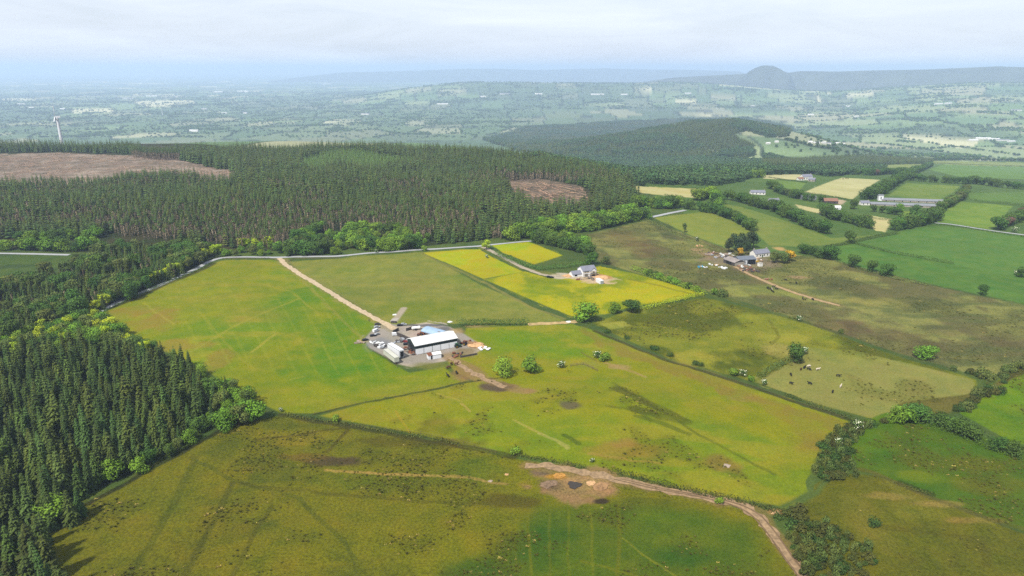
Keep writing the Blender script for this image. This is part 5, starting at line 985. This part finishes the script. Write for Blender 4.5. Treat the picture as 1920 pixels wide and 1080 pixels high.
for u, v, r, h, m, lab in [(1048, 892, 3.2, 1.0, 'orange_soil', 'orange clay heap above the dark pond'), (1030, 908, 4.2, 1.2, 'grey_soil', 'grey brown soil heap left of the dark pond'), (1126, 912, 4.5, 1.3, 'soil', 'brown soil heap right of the dark pond'), (1108, 906, 2.6, .8, 'sand', 'pale sand heap touching the pond'), (950, 890, 1.1, .9, 'sand', 'small pale boulder heap left of the soil heaps'), (920, 902, 1.4, .7, 'rubble', 'small grey rubble heap at the end of the worn path'), (1455, 962, 2.4, .6, 'sand', 'pale heap on the bend of the dirt track'), (1362, 873, 2.6, .5, 'rubble', 'pale stony scrape with bushes in the big pasture')]:
    if m not in M: W(m, {'orange_soil': (186, 136, 62), 'grey_soil': (134, 110, 86), 'burnt': (48, 38, 34)}[m], .95, .3, .8)
    heap(u, v, r * .5, h * .55, M[m], lab, 'soil_heap', 'soil heap', 1.3)
# --- the unfinished house
a, rz, ln = base((1093, 519), (1120, 516.5)); ln = 10.2; HS = .85
hs_ = thing('unfinished_house', 'two storey unfinished grey block house with slate roof among sand', 'house', a, rz, None, (.95, .9, .72))
part('wall', walls(MB(), 0, ln, 0, 8.6, 5.4, 8.4), M['block'], hs_); part('roof', gable(MB(), 0, ln, 0, 8.6, 5.4, 8.4, .2, .35), M['slate'], hs_)
part('front_gable', MB().prism([(5.2, -.6), (9.8, -.6), (9.8, 5.2), (7.5, 7.6), (5.2, 5.2)], -1.4, .2, 'y'), M['block'], hs_)
part('gable_roof', MB().prism([(4.9, 5.0), (7.5, 7.72), (10.1, 5.0), (10.1, 5.2), (7.5, 7.94), (4.9, 5.2)], -1.7, 4.0, 'y'), M['slate'], hs_)
for x0, x1, y, z0, z1 in [(6.7, 8.3, -1.43, 3.2, 4.8), (1.2, 2.6, -.03, 3.2, 4.6), (3.2, 4.4, -.03, 3.2, 4.6), (1.4, 3.8, -.03, .3, 2.3), (6.2, 8.8, -1.43, .2, 2.4)]: part('window', MB().box(x0, x1, y, y + .027, z0, z1), M['dark_void'], hs_)
for y0 in (1.6, 5.4): part('window', MB().box(ln + .003, ln + .03, y0, y0 + 1.3, 3.2, 4.6), M['dark_void'], hs_)
wing = part('wing', walls(MB(), -7.2, -.002, 1.6, 7.0, 2.6, 4.9), M['block'], hs_); part('wing_roof', gable(MB(), -7.2, -.36, 1.6, 7.0, 2.6, 4.9, .18, .3), M['slate'], hs_)
part('wing_window', MB().box(-5.6, -3.6, 1.57, 1.597, .6, 2.2), M['dark_void'], hs_)
sc_ = MB()
for x in np.linspace(-.8, ln + .9, 6): sc_.box(x - .04, x + .04, -2.9, -2.82, -.6, 5.6)
for z in (2.3, 4.3): sc_.box(-.9, ln + 1.2, -2.86, -2.8, z + .9, z + .98)
scf = thing('scaffold', 'pale board scaffold across the front of the unfinished house', 'scaffold', a, rz, None, (.95, .9, .72)); part('poles', sc_, M['steel'], scf)
for z in (2.3, 4.3): part('deck', MB().box(-.9, ln + 1.2, -2.8, -1.75, z, z + .12), M['scaffold_board'], scf)
a2, rz2, _ = base((1117, 528), (1129, 535)); t = thing('white_container', 'long white container at the lower edge of the building site', 'container', a2, rz2)
part('body', MB().box(0, 6.2, 0, 2.4, -.3, 2.3), M['white_paint'], t); part('door', MB().box(6.203, 6.24, .1, 1.15, 0, 2.2).box(6.203, 6.24, 1.25, 2.3, 0, 2.2), M['silver_paint'], t)
heap(1124, 521, 4.6, 1.1, M['sand'], 'sand heap at the right end of the unfinished house', 'sand_heap', 'sand heap', 1.4); heap(1066, 517, 3.2, .7, M['sand'], 'low sand heap left of the unfinished house', 'sand_heap', 'sand heap', 1.5); heap(1084, 524.5, 1.2, .9, M['rust'], 'brown clay heap in front of the unfinished house', 'clay_heap', 'heap')
sheets(1108, 523.5, 12, 3.4, [M['rubble'], M['darkwall'], M['scaffold_board']], 'building rubble in front of the unfinished house'); sheets(1090, 523, 8, 2.2, [M['scaffold_board'], M['rubble']], 'stacked boards at the left of the building site', 'board_stack', 'boards', .5)
car(1029, 520, .1, 'black car first on the driveway to the unfinished house', M['black_paint']); car(1034, 521, .1, 'black car second on the driveway to the unfinished house', M['black_paint'])
# --- the moor farm
a, rz, ln = base((1356, 492), (1380, 500)); b1 = thing('cattle_shed', 'low shed with rusty grey roof at the left of the moor farm', 'shed', a, rz)
part('wall', walls(MB(), 0, 11.5, 0, 9, 2.6, 4.0), M['darkwall'], b1); part('roof', gable(MB(), 0, 11.5, 0, 9, 2.6, 4.0, .14, .3), mat('worn_roof', alb(168, 158, 152), .8, .2, .5), b1); part('doorway', MB().box(3, 8.5, -.04, -.003, 0, 2.2), M['dark_void'], b1); part('gable_wall', MB().box(11.503, 11.56, .3, 8.7, -.6, 2.5), M['conc'], b1)
a, rz, ln = base((1386, 497), (1418, 495.5)); b2 = thing('open_barn', 'grey roofed open fronted barn in the middle of the moor farm', 'barn', a, rz)
part('wall', walls(MB(), 0, 12.5, .3, 9.5, 3.6, 5.0), M['grey_sheet'], b2); part('roof', gable(MB(), 0, 12.5, .3, 9.5, 3.6, 5.0, .14, .35), mat('blue_grey_roof', alb(122, 130, 142), .7, .12, .5), b2)
part('open_front', MB().box(6.5, 12.2, .26, .297, 0, 3.4), M['dark_void'], b2)
for k in range(5): part('rail', MB().box(.8 + k * 1.1, 1.3 + k * 1.1, .2, .296, 0, 3.2), M['white_panel'], b2)
part('side_opening', MB().box(12.503, 12.54, 1.2, 8.6, 0, 3.3), M['dark_void'], b2)
a, rz, ln = base((1416, 484), (1440, 481)); b3 = thing('farmhouse', 'white farmhouse with dark slate roof at the back of the moor farm', 'house', a, rz)
part('wall', walls(MB(), 0, 13, 0, 6.2, 3.0, 5.2), M['render_white'], b3); part('roof', gable(MB(), 0, 13, 0, 6.2, 3.0, 5.2, .18, .25), M['slate'], b3)
for x in (1.5, 4.6, 8.0, 11): part('window', MB().box(x - .45, x + .45, -.04, -.003, 1.0, 2.1), M['glass'], b3)
part('door', MB().box(6.0, 6.9, -.04, -.003, 0, 2.0), M['green_paint'], b3); part('gable_window', MB().box(13.003, 13.04, 2.4, 3.8, 1.0, 2.2), M['glass'], b3)
for x in (.9, 12.1): part('chimney', MB().box(x - .4, x + .4, 2.7, 3.5, 4.8, 6.3), M['conc'], b3)
a, rz, ln = base((1424, 500), (1432, 499)); o = thing('white_tank', 'white block tank at the right front of the moor farm', 'tank', a, rz); part('body', MB().box(0, 2.8, 0, 2.2, -.5, 2.4), M['render_white'], o); part('lid', MB().box(-.08, 2.88, -.08, 2.28, 2.402, 2.52), M['conc'], o)
for u, v, n, r, ms, lab in [(1333, 476, 16, 5, ['rust', 'rubble', 'darkwall'], 'heap of reddish scrap at the left of the moor farm'), (1350, 481, 18, 5.5, ['darkwall', 'silver_paint', 'rubble'], 'dark vehicle scrap behind the low shed'), (1361, 478, 12, 4.5, ['rubble', 'plastic_wrap'], 'pale rubble beside the dark cypresses'), (1338, 498, 8, 3, ['plastic_wrap', 'sand'], 'white and pink bags left of the low shed'), (1316, 501, 8, 3, ['blue_tarp', 'white_panel'], 'bright blue tarpaulin and white sheet on the moor'), (1355, 503, 8, 2.6, ['plastic_wrap', 'white_panel'], 'white sheeting below the low shed'), (1397, 499.5, 14, 4.5, ['roof_red', 'rubble', 'plastic_wrap'], 'pinkish scrap in front of the open barn'), (1402, 507, 18, 6, ['darkwall', 'rust', 'rubble'], 'dark band of scrap below the open barn'), (1412, 483, 10, 4, ['sand', 'rubble', 'plastic_wrap'], 'clutter between barn and white farmhouse'), (1420, 490, 9, 3, ['render_white', 'yellow_paint', 'timber'], 'pale clutter right of the open barn'), (1418, 472, 6, 3, ['silver_paint', 'white_panel'], 'white vehicles scrap behind the farmhouse'), (1440, 524, 6, 2, ['rust', 'timber'], 'brown crate beside the moor track'), (1310, 462, 5, 2.6, ['sand'], 'pale stones at the top of the moor farm yard')]:
    sheets(u, v, n, r, [M[m] for m in ms], lab)
# --- long sheds, houses and villages towards the right
def house(pa, L_, Wd, he, hr, rz, label, wm='render_white', rm='slate', wins=3, name='house', cat='house', chim=True):
    x, y, z = P1(*pa); t = thing(name, label, cat, (x, y, z), rz); mb = MB(); mr = MB()
    mb.prism([(-Wd / 2, -2), (Wd / 2, -2), (Wd / 2, he), (0, hr), (-Wd / 2, he)], -L_ / 2, L_ / 2); part('wall', mb, M[wm], t); gable(mr, -L_ / 2, L_ / 2, -Wd / 2, Wd / 2, he, hr, .2, .3); r = part('roof', mr, M[rm], t)
    for k in range(wins):
        xx = -L_ / 2 + L_ * (k + .5) / wins; part('window', MB().box(xx - .5, xx + .5, -Wd / 2 - .04, -Wd / 2 - .003, he * .3, he * .75), M['glass'], t)
    if chim: part('chimney', MB().box(L_ / 2 - 1.2, L_ / 2 - .4, -.4, .4, hr - .6, hr + .9), M['conc'], r)
    return t
for (u, v, L_, lab) in [(1712, 378.5, 66, 'rear of the two long pale poultry sheds'), (1700, 387, 72, 'front of the two long pale poultry sheds')]: house((u, v), L_, 9, 2.0, 3.5, -.20, lab, 'conc', 'grey_sheet', 8, 'long_shed', 'shed', False)
house((1650, 376), 5, 5, 6, 6.6, -.2, 'pale feed tower at the left end of the long sheds', 'white_panel', 'grey_sheet', 1, 'feed_tower', 'tower', False)
house((1511, 337.5), 15, 9, 5.4, 8.4, .2, 'white two storey farmhouse between the tan fields', 'render_white', 'slate', 4); house((1522, 340), 9, 7, 3, 5, -.6, 'grey outbuilding beside the white two storey farmhouse', 'conc', 'slate', 2); house((1500, 338), 8, 6, 2.6, 4.4, .2, 'low outbuilding left of the white two storey farmhouse', 'render_white', 'roof_red', 2)
house((1556, 381), 14, 8, 3, 5.4, -.1, 'brown roofed barn in the small farm left of the long sheds', 'darkwall', 'roof_red', 2, 'farm_building', 'barn', False); house((1514, 374), 16, 8, 3, 5, .1, 'grey shed in the small farm among trees', 'grey_sheet', 'grey_sheet', 3, 'farm_building', 'shed', False); house((1620, 384), 9, 6, 2.6, 4.4, 0, 'tiny white house left of the long sheds', 'render_white', 'slate', 2); house((1450, 381), 10, 7, 3, 5, 0, 'pale house hidden among hedges by the long hedgerow'); house((1420, 364), 16, 8, 2.6, 4.6, -.1, 'long white bungalow among trees left of the tan fields', 'render_white', 'slate', 4); house((1568, 393), 7, 5, 2.6, 4, 0, 'small white shed by the tan strip', 'white_panel', 'white_sheet', 1, 'shed', 'shed', False)
for u, v, L_, h, lab in [(1440, 270, 14, 4, 'white house left of the village, beside the wooded hill'), (1456, 267, 12, 4, 'second white house beside the wooded hill, further right'), (1519, 268, 14, 5, 'white house at the left end of the village row'), (1530, 269, 22, 4, 'long low white building in the village row'), (1544, 269, 16, 4.5, 'white house in the middle of the village row'), (1555, 270, 18, 4, 'pale shed right of the middle of the village row'), (1568, 270, 24, 4.5, 'broad white shed near the right end of the village row'), (1582, 271, 12, 4, 'small white house at the right end of the village row'), (1824, 264, 46, 6, 'white shed at the left of the far right depot'), (1843, 261, 70, 7, 'largest long white shed of the far right depot'), (1862, 262, 56, 6, 'white shed in the middle of the far right depot'), (1880, 264, 60, 6, 'pale shed at the right end of the far right depot'), (1896, 266, 36, 5, 'low white shed right of the far right depot'),
    (1606, 219, 30, 6, 'small white farm on the green slope, left of two'), (1760, 196, 60, 8, 'long pale building on the far green slope at right'), (1778, 195, 50, 8, 'white building right beside the long pale one on the far slope'), (1905, 208, 70, 8, 'white farm cut by the right edge on the far slope'), (1520, 216, 40, 7, 'white farm in the trees above the wooded hill'), (1590, 200, 34, 7, 'white farmhouse among fields above the village'), (1411, 200, 30, 7, 'white house on the plain behind the wooded hill'),
    (364, 247, 52, 9, 'large pale barn beyond the conifer forest at left'), (383, 205, 40, 9, 'pale shed on the plain right of the small turbine'), (460, 213, 26, 11, 'white gabled house alone on the plain left of centre'), (420, 213, 44, 7, 'grey white shed left of the white gabled house'), (240, 186, 120, 10, 'pale industrial sheds left of the small turbine'), (285, 181, 130, 10, 'long pale factory on the far plain at left'), (330, 182, 100, 10, 'white factory right of the long pale one'), (410, 173, 120, 12, 'white warehouse far off, left of centre'), (455, 172, 160, 12, 'long white warehouse far off beside another'), (612, 158, 200, 14, 'bright white complex near the horizon left of centre'), (685, 215, 60, 9, 'red brown roofed farm on the plain in the centre'), (830, 196, 90, 9, 'white sheds on the plain in the centre'), (905, 182, 60, 9, 'white house on the plain, centre right'), (946, 177, 90, 10, 'long white building far off above the yellow fields'), (1010, 177, 70, 9, 'white farm far off right of the yellow fields'), (1120, 178, 120, 10, 'pale long shed on the plain above the wooded hill'), (1170, 178, 60, 9, 'white farm far off above the wooded hill crest'), (1450, 153, 150, 12, 'white works below the flat topped mountain'), (40, 196, 60, 8, 'white house among trees at far left'), (60, 203, 50, 8, 'pale farm behind the large wind turbine'), (118, 205, 40, 8, 'white farm right of the large wind turbine'), (1290, 176, 60, 9, 'pale farm far off left of the mountain')]:
    L2 = L_; house((u, v), L2 * (1.2 if v < 240 else 1), min(L2 * .5, 16), h * .9, h * 1.35, random.uniform(-.3, .3), lab, 'render_white', random.choice(['white_sheet', 'grey_sheet', 'white_sheet']), 0 if v < 240 else 3, 'shed' if L_ > 30 else 'house', 'building', False)
# --- wind turbines
def turbine(u, vbase, vhub, rblade, label, angs, yaw, dist=None):
    x, y, z = P1(u, vbase)
    if dist: k_ = dist / math.hypot(x, y); x, y = x * k_, y * k_; z = gz(x, y)
    d = math.hypot(x, y); dx, dy, dz = ray(u, vhub); hz = CAM_Z + d / math.hypot(dx, dy) * dz; hub = hz - z; t = thing('wind_turbine', label, 'wind turbine', (x, y, z), yaw)
    part('tower', MB().tube((0, 0, -2), (0, 0, hub), hub * .06, hub * .042, 14), M['white_paint'], t); part('nacelle', MB().box(-1.6, 1.6, -2.4, 5.4, hub - .6, hub + 2.6), M['white_paint'], t); part('hub', MB().tube((0, -2.4, hub + 1), (0, -4.6, hub + 1), 1.5, .5, 10), M['white_paint'], t)
    for a_ in angs:
        b_ = MB(); d_ = Vector((math.sin(a_), 0, math.cos(a_))); s_ = Vector((d_.z, 0, -d_.x)); c0 = Vector((0, -3.4, hub + 1)); pts = []
        for f_, w_ in ((0, 2.0), (.18, 3.6), (.55, 2.4), (1, .8)):
            c_ = c0 + d_ * rblade * f_; pts += [c_ - s_ * w_ * .35 * rblade / 20 + Vector((0, -.7, 0)), c_ + s_ * w_ * .65 * rblade / 20, c_ - s_ * w_ * .2 * rblade / 20 + Vector((0, .7, 0))]
        fs = [(3 * k + j, 3 * k + (j + 1) % 3, 3 * k + 3 + (j + 1) % 3, 3 * k + 3 + j) for k in range(3) for j in range(3)]; part('blade', b_.add(pts, fs + [(9, 10, 11)]), M['white_paint'], t)
    return t
turbine(115, 262, 220, 21, 'large white wind turbine behind the conifers at left', (-.15, 1.94, 3.5), -1.15, 1620); turbine(305, 217, 206, 17, 'small distant wind turbine on the hazy plain at left', (-.3, 1.8, 3.9), -.9)
# --- cattle and horses
def beast_mesh(name, m, horse=False, down=False):
    """standing grazer: one skinned body"""
    s = 1.1 if horse else 1.0; z = 1.15 * s; v = [(0, 0, z), (.55, 0, z + .05), (.95, 0, z + .1), (-.75, 0, z + .08), (-.98, 0, z - .02), (-1.05, 0, z - .55)]; r = [.42, .40, .30, .38, .16, .05]; e = [(0, 1), (1, 2), (0, 3), (3, 4), (4, 5)]
    hd = [(1.3, 0, z - .2), (1.55, 0, z - .65), (1.66, 0, z - .9)] if down else [(1.3, 0, z + .35 + .2 * horse), (1.5, 0, z + .5 + .25 * horse), (1.85, 0, z + .3 + .2 * horse)]
    n = len(v); v += hd; r += [.2, .17, .11]; e += [(2, n), (n, n + 1), (n + 1, n + 2)]
    for sy in (-1, 1):
        n = len(v); v += [(.7, sy * .24, z - .25), (.72, sy * .25, .55), (.72, sy * .25, .0)]; r += [.17, .10, .08]; e += [(1, n), (n, n + 1), (n + 1, n + 2)]
        n = len(v); v += [(-.78, sy * .24, z - .22), (-.70, sy * .25, z - .5), (-.9, sy * .25, .48), (-.84, sy * .25, .0)]; r += [.22, .15, .10, .08]; e += [(3, n), (n, n + 1), (n + 1, n + 2), (n + 2, n + 3)]
        n = len(v); v += [tuple(np.array(hd[1 if not down else 0]) + np.array([-.05, sy * .22, .12]))]; r += [.06]; e += [(len(v) - 1, [i for i, q_ in enumerate(v) if q_ == hd[1 if not down else 0]][0])]
    me_ = bpy.data.meshes.new(name); me_.from_pydata(v, e, []); o = bpy.data.objects.new(name, me_); C.objects.link(o); md = o.modifiers.new('s', 'SKIN'); o.modifiers.new('u', 'SUBSURF').levels = 1
    for i, sv_ in enumerate(me_.skin_vertices[0].data): sv_.radius = (r[i], r[i]); sv_.use_root = i == 0
    bpy.context.view_layer.update(); out_ = bpy.data.meshes.new_from_object(o.evaluated_get(bpy.context.evaluated_depsgraph_get())); bpy.data.objects.remove(o); out_.materials.clear(); out_.materials.append(m); return out_
CW = {k: [beast_mesh('cow', M[k], False, d) for d in (False, True)] for k in ('blackhide', 'creamhide', 'brownhide')}; HO = [beast_mesh('horse', M['brownhide'], True, d) for d in (False, True)]; HB = [beast_mesh('horse', M['blackhide'], True, d) for d in (False, True)]
def beast(me_, u, v, name, label, cat, group=None, sc=.8):
    x, y, z = P1(u, v); o = obj(name, me_, None, (x, y, z), random.uniform(0, 6.28)); o.scale = (sc,) * 3; return tag(o, label, cat, group)
random.seed(5)
for u, v, k, lab in [(1482.5, 704, 'blackhide', 'black cow at the upper left of the cattle field, above another'), (1483, 720.5, 'blackhide', 'black cow at the lower left of the cattle field'), (1501.5, 694, 'brownhide', 'brown cow nearest the dark oval tree'), (1508, 691, 'blackhide', 'black calf between the brown cow and the tree'), (1516, 694, 'blackhide', 'black cow standing just below the large white one'), (1517, 688.5, 'creamhide', 'cream white cow above the black one near the tree'), (1533, 694.5, 'creamhide', 'cream white cow standing apart right of the group'), (1518.5, 721, 'blackhide', 'black cow low in the middle of the cattle field'), (1571.5, 706.5, 'blackhide', 'black cow alone at the right of the herd'), (1561, 736.5, 'blackhide', 'black cow lowest in the cattle field'), (1576, 726.5, 'creamhide', 'small pale calf right of the lowest black cow')]:
    beast(random.choice(CW[k]), u, v, 'cow', lab, 'cow')
for u, v in [(1439, 541), (1442, 543), (1446, 545), (1450, 539), (1455.5, 543), (1449.5, 548.5)]: beast(random.choice(CW['blackhide']), u, v, 'cow', 'black cow in the distant group below the moor track', 'cow', 'black cattle below the moor track')
beast(CW['creamhide'][0], 1447, 544.5, 'cow', 'white cow in the distant group below the moor track', 'cow')
for u, v in [(1505, 561), (1508.5, 563.5), (1524, 563), (1473, 526), (1493, 532)]: beast(random.choice(CW['blackhide']), u, v, 'cow', 'black cow scattered along the moor track', 'cow', 'scattered black cattle along the moor track')
for u, v in [(1581, 336.5), (1586, 335.5), (1590, 336)]: beast(CW['brownhide'][0], u, v, 'cow', 'tiny brown cow at the back of the large tan field', 'cow', 'cattle in the large tan field', 1.1)
for u, v, me_, lab in [(841.5, 691, HO[1], 'brown horse grazing, leftmost of the horses below the barn track'), (846.5, 684.5, HO[0], 'brown horse at the upper left of the track below the barn'), (855.5, 685, HO[0], 'brown horse at the upper right beside the track'), (840, 707, HB[0], 'black horse standing lowest below the barn track'), (856, 701, HB[1], 'black horse grazing right of the lowest one')]: beast(me_, u, v, 'horse', lab, 'horse', None, .85)
# --- fences
def fence(pts, label, sp=2.4, h=1.15, rails=3, name='post_and_rail_fence', m='post', pr=.07):
    p = PX(pts); seg = np.hypot(*np.diff(p, axis=0).T); s = np.concatenate([[0], np.cumsum(seg)]); n = max(2, int(s[-1] / sp)); t_ = np.linspace(0, s[-1], n + 1); x = np.interp(t_, s, p[:, 0]); y = np.interp(t_, s, p[:, 1]); z = terrain(x, y); x0, y0, z0 = x[0], y[0], z[0]
    t = thing(name, label, 'fence', (x0, y0, z0)); mp_ = MB(); mr = MB()
    mp_.tube((0, 0, -.5), (0, 0, h), pr, pr, 5); pm_ = mp_.mesh('post', M[m])
    for k in range(min(n + 1, 100)): obj('post', pm_, t, (x[k] - x0, y[k] - y0, z[k] - z0))
    for j in range(rails):
        zz = h * (.32 + .6 * j / max(1, rails - 1))
        for k in range(n): mr.tube((x[k] - x0, y[k] - y0, z[k] - z0 + zz), (x[k + 1] - x0, y[k + 1] - y0, z[k + 1] - z0 + zz), pr * .55, pr * .55, 4)
    part('rails', mr, M[m], t); return t
fence([(418, 486), (470, 485.5), (505, 485), (519, 489)], 'dark post and rail fence along the lane left of the driveway mouth', pr=.1); fence([(541, 491), (552, 486), (600, 485.5), (640, 484.5)], 'dark post and rail fence along the lane right of the driveway mouth', pr=.1)
fence([(590, 777), (650, 762), (720, 748), (800, 732), (880, 714.5)], 'thin wire fence across the pasture below the barn', 4, 1.2, 2, 'wire_fence', pr=.05); fence([(1070, 687), (1095, 683.5), (1120, 696)], 'wooden fence on the knoll by the pale bush', 3, 1.2, 3, pr=.09); fence([(950, 700), (985, 698)], 'short fence between the two dark bushy trees', 3, 1.2, 2, pr=.06)
fence([(660, 800), (780, 812), (860, 830), (930, 850)], 'thin fence posts along the bank between the lower pastures', 4.5, 1.3, 2, 'wire_fence', pr=.06); fence([(1118, 622), (1250, 677), (1420, 730), (1580, 786)], 'thin wire fence along the long pasture boundary', 5, 1.2, 2, 'wire_fence', pr=.05); fence([(693, 655), (742, 683), (745, 690)], 'low fence along the lower left side of the yard', 3, 1.0, 2, 'wire_fence', pr=.06)
# ------------------------------------------------------------------ haze
hb = MB().box(-38000, 38000, -2500, 46000, -460, 262); hm = bpy.data.materials.new('haze'); hm.use_nodes = True; t = hm.node_tree; t.nodes.clear()
o_ = t.nodes.new('ShaderNodeOutputMaterial'); pv_ = t.nodes.new('ShaderNodeVolumePrincipled')
pv_.inputs['Color'].default_value = (.50, .645, .87, 1); pv_.inputs['Density'].default_value = 9.5e-5; pv_.inputs['Anisotropy'].default_value = .1
t.links.new(pv_.outputs[0], o_.inputs['Volume'])
tag(obj('haze', hb.mesh('haze', hm)), kind='stuff')
